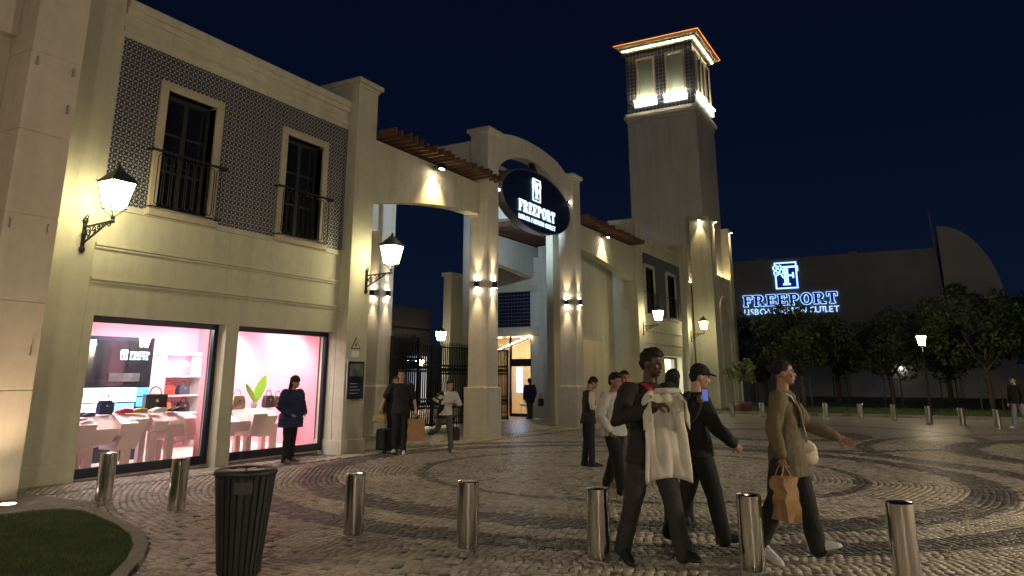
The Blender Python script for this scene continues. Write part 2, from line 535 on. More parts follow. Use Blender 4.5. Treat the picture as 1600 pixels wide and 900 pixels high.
# real setts, laid in courses concentric with the circle
def lay_setts():
    Vs, tones, cent = [], [], []
    r = 0.10
    row = 0.086
    while r < 24.5:
        n = max(6, int(round(2 * PI * r / 0.089)))
        th = (np.arange(n) + rng.uniform(0, 1)) * 2 * PI / n
        wob = 0.035 * np.sin(th * 7 + r * 1.3) + 0.03 * np.sin(th * 13 - r * 0.9)
        rr = r + wob
        x = CC[0] + rr * np.cos(th); y = CC[1] + rr * np.sin(th)
        ok = (x > NEAR[0]) & (x < NEAR[1]) & (y > NEAR[2]) & (y < NEAR[3] - 0.03)
        ok &= ~inpoly(x, y, KERBO)
        ok &= ~((y > 10.93) & (y < 11.13) & (x > 6.0))          # drain strip
        ok &= ~((x < 6.4) & (y > 9.75))                          # concrete apron
        ok &= ~((y > 11.57) & (x > 13.05) & (x < 14.0))          # pier
        ok &= ~((y > 11.30) & (x > 18.80) & (x < 19.75))
        x, y, thk, rk = x[ok], y[ok], th[ok], rr[ok]
        k = len(x)
        if k:
            ht = 0.5 * 2 * PI / n * (1 - rng.uniform(0.07, 0.18, k))
            hr = 0.5 * row * (1 - rng.uniform(0.06, 0.18, k))
            R0 = np.sqrt((x - CC[0]) ** 2 + (y - CC[1]) ** 2)
            tone = rng.uniform(0.42, 1.0, k) ** 1.0
            tone = np.where(rng.uniform(0, 1, k) < 0.05, rng.uniform(0.2, 0.4, k), tone)
            for c, rings in ((CC, RINGS), (C2, RINGS2), (C3, RINGS3)):
                Rr = np.hypot(x - c[0], y - c[1]) + rng.normal(0, 0.025, k)
                for a, b_ in rings:
                    dk = (Rr > a) & (Rr < b_)
                    tone = np.where(dk, rng.uniform(0.04, 0.42, k), tone)
            zt = rng.normal(0, 0.0013, k)
            tilt = rng.normal(0, 0.0013, (k, 4))
            V = np.zeros((k, 8, 3))
            sg = [(-1, -1), (1, -1), (1, 1), (-1, 1)]
            for q_, (a, b_) in enumerate(sg):
                for lev in (0, 1):
                    sh = 1.0 if lev == 0 else 0.90
                    aa = thk + a * ht * sh + rng.normal(0, 0.005, k) / np.maximum(r, .3)
                    rad = rk + b_ * hr * sh + rng.normal(0, 0.004, k)
                    V[:, q_ + 4 * lev, 0] = CC[0] + rad * np.cos(aa)
                    V[:, q_ + 4 * lev, 1] = CC[1] + rad * np.sin(aa)
                    V[:, q_ + 4 * lev, 2] = (-0.022 if lev == 0 else 0.0) + (zt + tilt[:, q_] if lev else 0)
            base = -0.17 * np.clip((x - 7) / 16, 0, 1)
            V[:, :, 2] += base[:, None]
            Vs.append(V); tones.append(tone); cent.append(np.c_[x, y])
        r += row
    return np.concatenate(Vs), np.concatenate(tones), np.concatenate(cent)
SV, ST, SCN = lay_setts()
FQ = np.array([(4, 5, 6, 7), (0, 1, 5, 4), (1, 2, 6, 5), (2, 3, 7, 6), (3, 0, 4, 7)])
# the setts that show largest: nearest inside the view
dirs = np.arctan2(SCN[:, 1], SCN[:, 0])
dist = np.hypot(SCN[:, 0], SCN[:, 1])
inview = (np.abs(dirs - AZ) < 0.60) & (dist > 5.75)
order = np.argsort(np.where(inview, dist, 1e9))[:290]
pick = np.zeros(len(SV), bool); pick[order] = True
for i in order:
    me = bpy.data.meshes.new('cobble')
    c = SV[i].mean(0)
    me.from_pydata([tuple(p) for p in (SV[i] - c)], [], [tuple(f) for f in FQ])
    a = me.attributes.new('tone', 'FLOAT', 'POINT'); a.data.foreach_set('value', [float(ST[i])] * 8)
    me.materials.append(M['sett'])
    o = bpy.data.objects.new('cobble', me); COL.objects.link(o); o.location = tuple(c); o.parent = plaza
rest = ~pick
V = SV[rest].reshape(-1, 3); nS = rest.sum()
Fc = (FQ[None] + (np.arange(nS) * 8)[:, None, None]).reshape(-1, 4)
me = bpy.data.meshes.new('cobbles')
me.vertices.add(len(V)); me.vertices.foreach_set('co', V.ravel())
me.loops.add(Fc.size); me.loops.foreach_set('vertex_index', Fc.ravel().astype(np.int32))
me.polygons.add(len(Fc)); me.polygons.foreach_set('loop_start', (np.arange(len(Fc)) * 4).astype(np.int32))
me.update(calc_edges=True)
a = me.attributes.new('tone', 'FLOAT', 'POINT'); a.data.foreach_set('value', np.repeat(ST[rest], 8).astype(np.float32))
me.materials.append(M['sett'])
cob = bpy.data.objects.new('cobbles', me); COL.objects.link(cob); cob.parent = plaza; cob['kind'] = 'stuff'

# drain strip along the facade
d = MB()
segs = [6.03, 7] + [7 + 16 * k / 8 for k in range(1, 9)] + [26]
for i in range(len(segs) - 1):
    a, b_ = segs[i], segs[i + 1]
    d.add([(a, 10.94, gz(a) - .006), (b_, 10.94, gz(b_) - .006), (b_, 11.12, gz(b_) - .006), (a, 11.12, gz(a) - .006)], [(0, 1, 2, 3)])
obj('drain_strip', d, 'drain', kind='structure', label='dark granite drain strip running along the shop front', cat='drain')
# apron + lawn + kerb on the left
a = MB(); a.add([(-30, 9.72, .004), (6.4, 9.72, .004), (6.4, 11.95, .004), (-30, 11.95, .004)], [(0, 1, 2, 3)])
obj('apron', a, 'apron', kind='structure', label='worn concrete apron at the foot of the block pilaster', cat='paving')
k = MB()
n = len(LAWN)
kerb = obj('kerb', MB().add([(*p, .02) for p in KERBO], [tuple(range(n))]), 'drain', kind='structure', label='curved concrete kerb edging the small lawn', cat='kerb')
KS = []
for i in range(n):
    p, q, P2, Q2 = LAWN[i - 1], LAWN[i], KERBO[i - 1], KERBO[i]
    nn = max(1, int(round(math.hypot(q[0] - p[0], q[1] - p[1]) / .62)))
    for j in range(nn):
        f0, f1 = (j + .012) / nn, (j + 1 - .012) / nn
        lp = lambda A_, B_, t: (A_[0] + (B_[0] - A_[0]) * t, A_[1] + (B_[1] - A_[1]) * t)
        KS.append((lp(p, q, f0), lp(p, q, f1), lp(P2, Q2, f0), lp(P2, Q2, f1)))
for (p, q, P2, Q2) in KS:
    k = MB()
    hz = .045 + random.uniform(-.004, .004)
    k.add([(*p, hz), (*q, hz), (*Q2, hz), (*P2, hz), (*p, -.02), (*q, -.02), (*Q2, -.02), (*P2, -.02)],
          [(0, 1, 2, 3), (1, 0, 4, 5), (3, 2, 6, 7), (0, 3, 7, 4), (2, 1, 5, 6)])
    obj('kerb_stone', k, 'kerb', kerb, bevel=.008)
l = MB(); l.add([(*p, .026) for p in LAWN], [tuple(range(n))])
obj('lawn', l, 'soil', kind='structure', label='small dark lawn with rounded corner beside the apron', cat='lawn')
def grass(name, x0, x1, y0, y1, cnt, poly, h, zb, label, mcol):
    x = rng.uniform(x0, x1, cnt); y = rng.uniform(y0, y1, cnt)
    if poly is not None:
        ok = inpoly(x, y, poly); x, y = x[ok], y[ok]
    k = len(x); an = rng.uniform(0, 2 * PI, k); w = rng.uniform(.003, .006, k) * (h / .04); hh = rng.uniform(.5, 1.2, k) * h
    lx, ly = rng.normal(0, .35, k) * hh, rng.normal(0, .35, k) * hh
    V = np.zeros((k, 3, 3))
    V[:, 0] = np.c_[x - w * np.cos(an), y - w * np.sin(an), np.full(k, zb)]
    V[:, 1] = np.c_[x + w * np.cos(an), y + w * np.sin(an), np.full(k, zb)]
    V[:, 2] = np.c_[x + lx, y + ly, zb + hh]
    me = bpy.data.meshes.new(name)
    me.from_pydata(V.reshape(-1, 3).tolist(), [], np.arange(3 * k).reshape(-1, 3).tolist())
    me.materials.append(mcol)
    o = bpy.data.objects.new(name, me); COL.objects.link(o)
    settag(o, label, 'grass', kind='stuff')
gm = mat('grass blade', (0.075, 0.13, 0.030), 0.6, var=0.4, vscale=3)
grass('grass', 2.5, 5.9, 4.6, 9.8, 52000, LAWN, .035, .02, 'short grass of the small lawn at the left', gm)
grass('grass', 38.6, 48, -14, 11, 26000, None, .10, -.15, 'dark rough grass under the far trees', gm)
fl = MB(); fl.add([(38.5, -40, -.15), (74, -40, -.15), (74, 10.2, -.15), (38.5, 10.2, -.15)], [(0, 1, 2, 3)])
obj('far_lawn', fl, 'soil', kind='structure', label='dark lawn under the trees beyond the plaza', cat='lawn')
fk = MB(); fk.box(38.3, 38.5, -40, 10.2, -.3, -.06)
obj('far_kerb', fk, 'kerb', kind='structure', label='pale kerb between plaza and far lawn', cat='kerb')

# ================================================================== BUILDINGS
YW = 11.95     # wall plane
YG = 12.20     # shop glass plane

def tile_mat():
    m = bpy.data.materials.new('navy and white patterned azulejo'); m.use_nodes = True
    nt = m.node_tree; b = nt.nodes['Principled BSDF']; N = nt.nodes.new; L = nt.links.new
    tc = N('ShaderNodeTexCoord'); sep = N('ShaderNodeSeparateXYZ'); L(tc.outputs['Object'], sep.inputs[0])
    def m_(op, a, c=None, clamp=False):
        n = N('ShaderNodeMath'); n.operation = op; n.use_clamp = clamp
        for k, val in enumerate((a, c)):
            if val is None: continue
            if isinstance(val, (int, float)): n.inputs[k].default_value = val
            else: L(val, n.inputs[k])
        return n.outputs[0]
    P = 0.099
    def fr(v):
        return m_('ABSOLUTE', m_('SUBTRACT', m_('FRACT', m_('ADD', m_('DIVIDE', v, P), 10.0)), 0.5))
    u, v = fr(sep.outputs[0]), fr(sep.outputs[2])          # 0 at motif centre, .5 at border
    # dark leaf petals along the diagonals, white stars between
    s_, d_ = m_('ADD', u, v), m_('ABSOLUTE', m_('SUBTRACT', u, v))
    petal = m_('LESS_THAN', d_, m_('MULTIPLY', 1.25, m_('MULTIPLY', m_('SUBTRACT', s_, 0.10), m_('SUBTRACT', 1.0, s_))))
    petal = m_('MAXIMUM', petal, m_('LESS_THAN', m_('MULTIPLY', u, u), m_('SUBTRACT', 0.0100, m_('MULTIPLY', v, v))))
    cornr = m_('LESS_THAN', m_('SUBTRACT', 1.0, s_), 0.17)
    dark = m_('MAXIMUM', petal, cornr)
    mix = N('ShaderNodeMix'); mix.data_type = 'RGBA'
    mix.inputs[6].default_value = (0.40, 0.395, 0.40, 1); mix.inputs[7].default_value = (0.014, 0.014, 0.032, 1)
    L(dark, mix.inputs[0]); L(mix.outputs[2], b.inputs['Base Color'])
    b.inputs['Roughness'].default_value = 0.35
    return m
M['azulejo'] = tile_mat()
M['tile_navy'] = mat('glazed navy tile', (0.018, 0.020, 0.055), 0.22, var=0.3, vscale=3, bump=0.05, bscale=8)
M['tile_grey'] = mat('glazed slate tile', (0.075, 0.080, 0.10), 0.25, var=0.3, vscale=5, bump=0.06, bscale=10)
M['grout'] = mat('pale grout', (0.42, 0.42, 0.44), 0.9)
M['tile_far'] = mat('blue grey patterned tile seen from afar', (0.085, 0.09, 0.115), 0.4, var=0.25, vscale=12)

def facade(tag, x0, x1, yw, shop, ups, zt, lab, tiles_individual, gzv, xt=None):
    """one shop wing: x0..x1 wall, shop openings [(a,b)], upper windows [(a,b)]"""
    T = thing('shop_building', lab, 'building', (x0, yw, gzv))
    z_tb, z_tt, z_p, zs = 4.48, 7.57, 8.19, 2.58
    holes = [(a, b, gzv - .5, zs) for a, b in shop] + [(a + .16, b - .16, z_tb + .10, zt - .16) for a, b in ups]
    w = wall_holes(MB(), x0, x1, gzv - .5, z_p - .10, holes, yw, yw + .45)
    obj('wall', w, 'stucco', T)
    xw, x0 = x0, (x0 if xt is None else xt)
    # cornice at the top: three steps
    c = MB()
    c.box(x0, x1, yw - .10, yw + .45, z_p - .16, z_p)
    c.box(x0, x1, yw - .06, yw, z_p - .28, z_p - .163)
    c.box(x0, x1, yw - .03, yw, z_tt + .02, z_tt + .10)
    c.box(x0 + .12, x1 - .12, yw - .015, yw, z_tt + .18, z_p - .34)
    obj('cornice', c, 'stucco', T, bevel=.012)
    # string courses
    for zc in (3.74, 3.17):
        b = MB(); b.box(x0, x1, yw - .055, yw, zc - .025, zc + .025); b.box(x0, x1, yw - .035, yw, zc - .07, zc - .028)
        obj('string_course', b, 'stucco', T, bevel=.008)
    b = MB(); b.box(x0, x1, yw - .04, yw, z_tb - .12, z_tb - .02)
    obj('sill_band', b, 'stucco', T, bevel=.008)
    b = MB(); b.box(x1 - .10, x1 - .02, yw - .04, yw, 3.78, z_tb - .12)
    obj('panel_edge', b, 'stucco', T, bevel=.008)
    # tile field
    ts = 0.2
    nx, nz = int((x1 - x0 - .06) / ts), int((z_tt - z_tb) / ts)
    ox, oz = x0 + .03, z_tb
    tm = MB(); h = ts / 2 - .0018
    tm.add([(-h, 0, -h), (h, 0, -h), (h, 0, h), (-h, 0, h), (-h + .003, -.008, -h + .003), (h - .003, -.008, -h + .003), (h - .003, -.008, h - .003), (-h + .003, -.008, h - .003)],
           [(4, 5, 6, 7), (0, 1, 5, 4), (1, 2, 6, 5), (2, 3, 7, 6), (3, 0, 4, 7)])
    if tiles_individual:
        tme = tm.mesh('wall_tile'); tme.materials.append(M['azulejo'])
    allm = MB()
    gb = MB(); gb.box(ox - .01, ox + nx * ts + .01, yw - .004, yw, oz - .01, oz + nz * ts + .01)
    gh = wall_holes(MB(), ox - .01, ox + nx * ts + .01, oz - .01, oz + nz * ts + .01, [(a + .05, b - .05, oz - .02, zt - .05) for a, b in ups], yw - .004, yw - .001)
    obj('grout_bed', gh, 'grout', T)
    for i in range(nx):
        for j in range(nz):
            cx, cz = ox + (i + .5) * ts, oz + (j + .5) * ts
            if any(a - .02 < cx < b + .02 and cz < zt + .02 for a, b in ups):
                continue
            if tiles_individual:
                o = bpy.data.objects.new('wall_tile', tme); COL.objects.link(o)
                o.location = (cx - xw, -.0045, cz - gzv); o.parent = T
            else:
                allm.add([(p[0] + cx, p[1] + yw - .0045, p[2] + cz) for p in tm.v], tm.f)
    if not tiles_individual:
        obj('wall_tiles', allm, 'tile_far', T, kind='stuff')
    # upper windows with stone surround, glazed doors, juliet rail
    for a, b in ups:
        s = MB(); pr = .06
        s.box(a, a + .16, yw - pr, yw + .20, z_tb, zt - .16)
        s.box(b - .16, b, yw - pr, yw + .20, z_tb, zt - .16)
        s.box(a, b, yw - pr, yw + .20, zt - .16, zt)
        win = obj('window', s, 'stone', T, bevel=.012)
        s2 = MB(); s2.box(a - .04, b + .04, yw - .14, yw + .2, z_tb - .10, z_tb + .02)
        obj('sill', s2, 'stone', win, bevel=.012)
        f = MB(); yf = yw + .16; x_a, x_b, z_a, z_b = a + .163, b - .163, z_tb + .023, zt - .163
        f.box(x_a, x_a + .07, yf, yf + .05, z_a, z_b); f.box(x_b - .07, x_b, yf, yf + .05, z_a, z_b)
        f.box(x_a + .07, x_b - .07, yf, yf + .05, z_b - .08, z_b); f.box(x_a + .07, x_b - .07, yf, yf + .05, z_a, z_a + .10)
        xm = (x_a + x_b) / 2
        f.box(xm - .05, xm + .05, yf - .006, yf + .05, z_a + .1, z_b - .08)
        for zz in (z_a + .78, z_a + 1.50):
            f.box(x_a + .07, xm - .05, yf + .006, yf + .044, zz, zz + .045); f.box(xm + .05, x_b - .07, yf + .006, yf + .044, zz, zz + .045)
        obj('frame', f, 'dark_frame', win, bevel=.006)
        for (u0, u1) in ((x_a + .07, xm - .05), (xm + .05, x_b - .07)):
            for (w0, w1) in ((z_a + .10, z_a + .78), (z_a + .825, z_a + 1.50), (z_a + 1.545, z_b - .08)):
                gl = MB(); gl.box(u0, u1, yf + .022, yf + .032, w0, w1)
                obj('pane', gl, 'dark_glass', win)
        # juliet balcony
        ry = yw - .17; rz0, rz1 = z_tb + .05, z_tb + 1.08
        rl = MB()
        rl.bar((a - .10, ry, rz1), (b + .10, ry, rz1), .05, .035)
        for xx in (a - .10, b + .10):
            rl.bar((xx, ry, rz1), (xx, yw - .03, rz1), .035, .03)
            rl.ell((xx, ry, rz1), .035, 8, 6)
        ral = obj('railing', rl, 'black', T)
        rb = MB(); rb.bar((a - .02, ry, rz0), (b + .02, ry, rz0), .03, .02)
        for xx in (a - .02, b + .02):
            rb.bar((xx, ry, rz0), (xx, yw - .03, rz0), .02, .02)
        obj('bottom_rail', rb, 'black', ral)
        nb = 9
        wd = (b - a) / nb
        for q in range(nb):
            xc = a + (q + .5) * wd; hw = wd * .36
            pts = []
            for t in range(9):
                an = PI + PI * t / 8
                pts.append((xc + hw * math.cos(an), ry, rz0 + .10 + hw * math.sin(an)))
            pts2 = [(xc + hw * math.cos(PI * t / 8), ry, rz1 - .12 + hw * math.sin(PI * t / 8)) for t in range(9)]
            bl = MB(); loop = pts + pts2 + [pts[0]]
            bl.tube(loop, .009, 5, cap=False)
            obj('baluster', bl, 'black', ral)
    # shop windows
    for a, b in shop:
        f = MB(); zb = gzv + .01
        f.box(a, a + .09, YG - .03, YG + .06, zb, zs); f.box(b - .09, b, YG - .03, YG + .06, zb, zs)
        f.box(a + .09, b - .09, YG - .03, YG + .06, zs - .10, zs - .002); f.box(a + .09, b - .09, YG - .03, YG + .06, zb, zb + .15)
        fr = obj('shop_window', f, 'frame_blue', T, bevel=.006)
        p = MB(); p.add([(a + .09, YG + .012, zb + .15), (b - .09, YG + .012, zb + .15), (b - .09, YG + .012, zs - .10), (a + .09, YG + .012, zs - .10)], [(0, 1, 2, 3)])
        obj('pane', p, 'glass', fr)
    # plinth blocks beside the openings
    edges = [xw] + [e for ab in shop for e in ab] + [x1]
    for i in range(0, len(edges), 2):
        a, b = edges[i], edges[i + 1]
        if b - a > .08:
            p = MB(); p.box(a - (.012 if i else 0), b + .012, yw - .025, yw + .02, gzv - .5, gzv + .42)
            obj('plinth', p, 'stucco', T, bevel=.01)
    return T

GA = -0.04
bA = facade('A', 6.50, 13.47, YW, [(7.38, 10.06), (10.36, 13.15)], [(8.06, 9.48), (11.06, 12.50)], 6.95,
            'cream two storey shop wing with navy patterned tiles and lit pink shop windows', True, -0.0, 7.23)
bB = facade('B', 33.45, 40.35, 11.85, [(34.1, 36.6), (37.0, 39.95)], [(34.35, 35.90), (37.80, 39.40)], 6.95,
            'distant cream shop wing with blue grey tiles left of the tower', False, -.17)
# green pilaster strip: the flat panel at the left of the tile field (tile field starts right of it)
p = MB(); p.box(6.50, 7.21, YW - .03, YW, .30, 8.19); p.box(6.50, 7.23, YW - .05, YW, 0, .30)
obj('pilaster', p, 'stucco', bA, bevel=.012)
# body behind the facades (side walls, back, roof)
def body(T, x0, x1, yw, zt, d=9.0, gzv=0):
    b = MB()
    b.box(x0, x0 + .3, yw + .45, yw + d, gzv - .5, zt - .3); b.box(x1 - .3, x1, yw + .45, yw + d, gzv - .5, zt - .3)
    b.box(x0 + .3, x1 - .3, yw + d - .3, yw + d, gzv - .5, zt - .3)
    b.box(x0, x1, yw + .45, yw + d, zt - .3, zt - .15)
    b.box(x0 + .3, x1 - .3, yw + .45, yw + d - .3, 3.05, 3.25)
    obj('shell', b, 'stucco', T)
body(bA, 6.50, 13.47, YW, 8.19)
body(bB, 33.45, 40.35, 11.85, 8.19, gzv=-.17)

# block pilaster / corner volume at the far left
T = thing('corner_building', 'beige block pilaster and wall at the left edge, lit by a ground spotlight', 'building', (5.7, 11.0, 0))
zj = [0.0, 1.42, 2.62, 3.83, 5.04, 6.25, 7.46, 8.67, 9.9]
for i in range(len(zj) - 1):
    b = MB(); b.box(5.33, 6.07, 11.0, 11.95, zj[i] + (.006 if i else -.3), zj[i + 1] - .006)
    obj('block', b, 'stucco_pink', T, bevel=.010)
b = MB(); b.box(5.345, 6.055, 11.015, 11.95, 0, 9.9)
obj('core', b, 'stucco_pink', T)
b = MB(); b.box(-8, 5.33, 11.60, 12.2, -.3, 6.55); b.box(-8, 5.33, 11.45, 12.2, 6.55, 10.4)
obj('wall', b, 'stucco_pink', T, bevel=.01)
b = MB(); b.box(6.07, 6.50, 11.93, 12.2, -.3, 9.9)
obj('return_wall', b, 'stucco', T)
for (x, z) in ((5.42, 6.05), (5.95, 6.05), (5.42, 3.62), (5.93, 3.62), (5.95, 5.45), (5.42, 2.3), (5.96, 1.9)):
    b = MB(); b.box(x - .008, x + .008, 10.965, 11.0, z, z + .12); b.box(x - .016, x + .016, 10.96, 11.0, z - .02, z)
    obj('anchor', b, 'steel_dull', T)

# free piers with caps
def pier(name, label, x0, x1, y0, y1, zb, zt, plinth, m, capm=None, group=None, po=.035, cat='pillar'):
    T = thing(name, label, cat, ((x0 + x1) / 2, (y0 + y1) / 2, zb), group)
    b = MB(); b.box(x0, x1, y0, y1, zb - .3, zt - .22)
    obj('shaft', b, m, T, bevel=.015)
    if plinth:
        b = MB(); b.box(x0 - po, x1 + po, y0 - po, y1 + po, zb - .3, zb + plinth)
        obj('plinth', b, m, T, bevel=.012)
    b = MB(); b.box(x0 - .03, x1 + .03, y0 - .03, y1 + .03, zt - .22, zt - .14); b.box(x0 - .10, x1 + .10, y0 - .10, y1 + .10, zt - .137, zt - .02); b.box(x0 - .07, x1 + .07, y0 - .07, y1 + .07, zt - .018, zt)
    obj('cap', b, m, T, bevel=.012)
    return T
p1 = pier('end_pier', 'tall cream pier with information board at right end of the near shop wing', 13.16, 13.88, 11.64, 12.85, gz(13.5), 8.80, .30, 'stucco')
pier('end_pier', 'cream pier between the right pergola beam and the distant shop wing', 32.55, 33.42, 11.55, 12.8, -.17, 8.80, .30, 'stucco')
pier('end_pier', 'capped cream pier between the distant shop wing and the tower', 40.38, 41.15, 11.55, 12.8, -.17, 8.80, .30, 'stucco')
ZG = 9.22
gp1 = pier('gate_pillar', 'gate pillar left of the oval sign, nearest to the gate', 18.93, 19.60, 11.40, 12.04, gz(19), ZG, 1.42, 'stucco_white', po=.075)
gp2 = pier('gate_pillar', 'gate pillar at the right end of the oval sign', 25.25, 25.92, 11.40, 12.04, gz(25), ZG, 1.42, 'stucco_white', po=.075)
bp1 = pier('gate_pillar', 'rear gate pillar behind the near pier, left of the iron gate', 19.30, 20.0, 15.75, 16.40, gz(19), ZG, 1.42, 'stucco_white', po=.075)
bp2 = pier('gate_pillar', 'rear gate pillar hidden behind the nearest gate pillar', 25.3, 26.0, 15.75, 16.40, gz(25), ZG, 1.42, 'stucco_white', po=.075)

# arched beams between piers
def arch_beam(label, x0, x1, y0, y1, zt, zlow, zhigh, side, m='stucco'):
    """quarter-arch soffit: low at one end, high at the other"""
    n = 22
    bot = []
    for i in range(n + 1):
        t = i / n
        s = t if side == 'up' else 1 - t          # 0 at the low end
        z = zlow + (zhigh - zlow) * math.sin(min(1.0, s * 1.02) * PI / 2)
        bot.append((x0 + (x1 - x0) * t, z))
    poly = bot + [(x1, zt), (x0, zt)]
    b = MB()
    k = len(bot)
    for i in range(n):
        (xa, za), (xb, zb_) = bot[i], bot[i + 1]
        b.add([(xa, y0, za), (xb, y0, zb_), (xb, y0, zt), (xa, y0, zt)], [(0, 1, 2, 3)])
        b.add([(xa, y1, za), (xb, y1, zb_), (xb, y1, zt), (xa, y1, zt)], [(3, 2, 1, 0)])
        b.add([(xa, y0, za), (xa, y1, za), (xb, y1, zb_), (xb, y0, zb_)], [(0, 1, 2, 3)])
    b.add([(x0, y0, zt), (x1, y0, zt), (x1, y1, zt), (x0, y1, zt)], [(0, 1, 2, 3)])
    b.add([(x0, y0, bot[0][1]), (x0, y0, zt), (x0, y1, zt), (x0, y1, bot[0][1])], [(0, 1, 2, 3)])
    b.add([(x1, y0, bot[-1][1]), (x1, y1, bot[-1][1]), (x1, y1, zt), (x1, y0, zt)], [(0, 1, 2, 3)])
    bm = bmesh.new(); me = b.mesh('arch_beam'); bm.from_mesh(me); bmesh.ops.remove_doubles(bm, verts=bm.verts, dist=1e-4); bm.to_mesh(me); bm.free()
    return obj('arch_beam', me, m, label=label, cat='beam', loc=None)
arch_beam('arched cream beam from the near pier to the gate pillar, under the near pergola', 13.88, 18.93, 11.70, 12.10, 7.40, 5.76, 6.42, 'up')
arch_beam('arched cream beam from the right gate pillar towards the distant shop wing', 25.92, 32.55, 11.70, 12.10, 7.45, 5.86, 6.46, 'down')
arch_beam('rear arched beam seen under the oval sign', 26.0, 32.3, 15.9, 16.3, 7.52, 5.84, 6.30, 'down', 'stucco_white')
arch_beam('rear arched beam behind the near pier', 13.9, 19.30, 15.9, 16.3, 7.52, 5.84, 6.40, 'up', 'stucco_white')
# side beams running back from the front pillars
for (xa, xb, lb) in ((18.98, 19.55, 'side beam running back from the left gate pillar'), (25.30, 25.87, 'side beam running back from the right gate pillar')):
    b = MB(); b.box(xa, xb, 12.04, 15.75, 7.75, 8.86)
    obj('side_beam', b, 'stucco_white', label=lb, cat='beam', bevel=.015)

# niche wall behind the right arch
b = MB(); b.box(26.2, 32.55, 12.75, 13.05, -.4, 7.2)
b.box(26.9, 31.5, 12.715, 12.75, .0, 3.05)
obj('niche_wall', b, 'stucco', label='plain shaded wall behind the right arch', cat='wall', bevel=.01)

# arched fascia above the oval sign
def fascia():
    n = 28; x0, x1 = 19.60, 25.25; xm = (x0 + x1) / 2; hw = (x1 - x0) / 2
    b = MB(); y0, y1 = 11.62, 12.0
    for i in range(n):
        def pt(i):
            x = x0 + (x1 - x0) * i / n; u = (x - xm) / hw
            zo = 8.98 + .75 * math.sqrt(max(0, 1 - (u * .96) ** 2)) * 1.0 - .10
            zi = 7.35 + 1.62 * math.sqrt(max(0, 1 - (u * .985) ** 2))
            return x, zi, min(zo, 9.66)
        (xa, ia, oa), (xb, ib, ob) = pt(i), pt(i + 1)
        b.add([(xa, y0, ia), (xb, y0, ib), (xb, y0, ob), (xa, y0, oa)], [(0, 1, 2, 3)])
        b.add([(xa, y1, ia), (xb, y1, ib), (xb, y1, ob), (xa, y1, oa)], [(3, 2, 1, 0)])
        b.add([(xa, y0, ia), (xa, y1, ia), (xb, y1, ib), (xb, y0, ib)], [(0, 1, 2, 3)])
        b.add([(xa, y0, oa), (xb, y0, ob), (xb, y1, ob), (xa, y1, oa)], [(0, 1, 2, 3)])
    return b
T = thing('arch_fascia', 'curved stucco arch spanning the gate above the oval sign', 'arch', (22.4, 11.8, 8))
obj('arch', fascia(), 'stucco_white', T)

for k in range(9):
    b = MB(); y = 12.15 + k * .42
    b.box(19.62, 25.23, y, y + .05, 8.42, 8.56)
    obj('slat', b, 'stucco_white', T)

# pergolas
def pergola(label, x0, x1, y0, y1, z0, n, dirx=1):
    T = thing('pergola', label, 'pergola', ((x0 + x1) / 2, y1, z0))
    r = MB(); r.box(x0, x1, y1 - .55, y1 - .47, z0 - .0, z0 + .06); r.box(x0, x1, y1 - .09, y1 - .01, z0, z0 + .06)
    obj('rail', r, 'wood', T)
    for i in range(n):
        x = x0 + (x1 - x0 - .07) * i / (n - 1)
        s = MB(); j = random.uniform(-.02, .02)
        s.box(x, x + .065, y0 + j * 3, y1, z0 + .062, z0 + .26 + random.uniform(-.03, .03))
        obj('slat', s, 'wood', T)
    return T
pergola('wooden slat pergola on the near arched beam', 13.95, 19.35, 11.10, 12.7, 7.403, 19)
pergola('wooden slat pergola on the right arched beam by the tower', 26.0, 32.45, 11.10, 12.7, 7.453, 22)
pergola('dark wooden pergola over the rear beam under the oval sign', 26.0, 32.0, 14.6, 16.2, 7.524, 22)

# info board, warning plate on the near pier
T = thing('information_board', 'dark information board fixed low on the near pier', 'sign', (13.5, 11.62, 1.1))
b = MB(); b.box(13.20, 13.80, 11.605, 11.639, 1.06, 1.97)
obj('frame', b, 'steel_dull', T, bevel=.006)
b = MB(); b.box(13.23, 13.77, 11.598, 11.604, 1.10, 1.93)
obj('panel', b, mat('board print', (0.02, 0.025, 0.05), 0.25, var=0.5, vscale=3), T)
b = MB(); b.box(13.27, 13.73, 11.594, 11.597, 1.60, 1.88)
obj('picture', b, mat('board picture', (0.16, 0.16, 0.15), 0.3, var=0.6, vscale=6), T)
for k in range(4):
    b = MB(); b.box(13.30, 13.30 + random.uniform(.2, .38), 11.594, 11.597, 1.22 + k * .07, 1.235 + k * .07)
    obj('text_line', b, 'grout', T)
T = thing('warning_sign', 'triangular warning sign above the information board', 'sign', (13.46, 11.62, 2.2))
b = MB(); b.prism([(-.16, 0), (.16, 0), (0, .27)], (13.47, 11.632, 2.21), (1, 0, 0), (0, 0, 1), (0, -1, 0), .006)
obj('border', b, 'black', T)
b = MB(); b.prism([(-.125, 0), (.125, 0), (0, .215)], (13.47, 11.624, 2.228), (1, 0, 0), (0, 0, 1), (0, -1, 0), .004)
obj('face', b, mat('pale warning face', (0.6, 0.52, 0.25), 0.5), T)
b = MB(); b.prism([(-.03, .0), (.045, .06), (.0, .07), (.03, .13), (-.05, .06), (0, .055)], (13.47, 11.618, 2.245), (1, 0, 0), (0, 0, 1), (0, -1, 0), .003)
obj('symbol', b, 'black', T)
b = MB(); b.box(13.34, 13.60, 11.628, 11.639, 2.03, 2.17)
obj('plate', b, 'white', T)

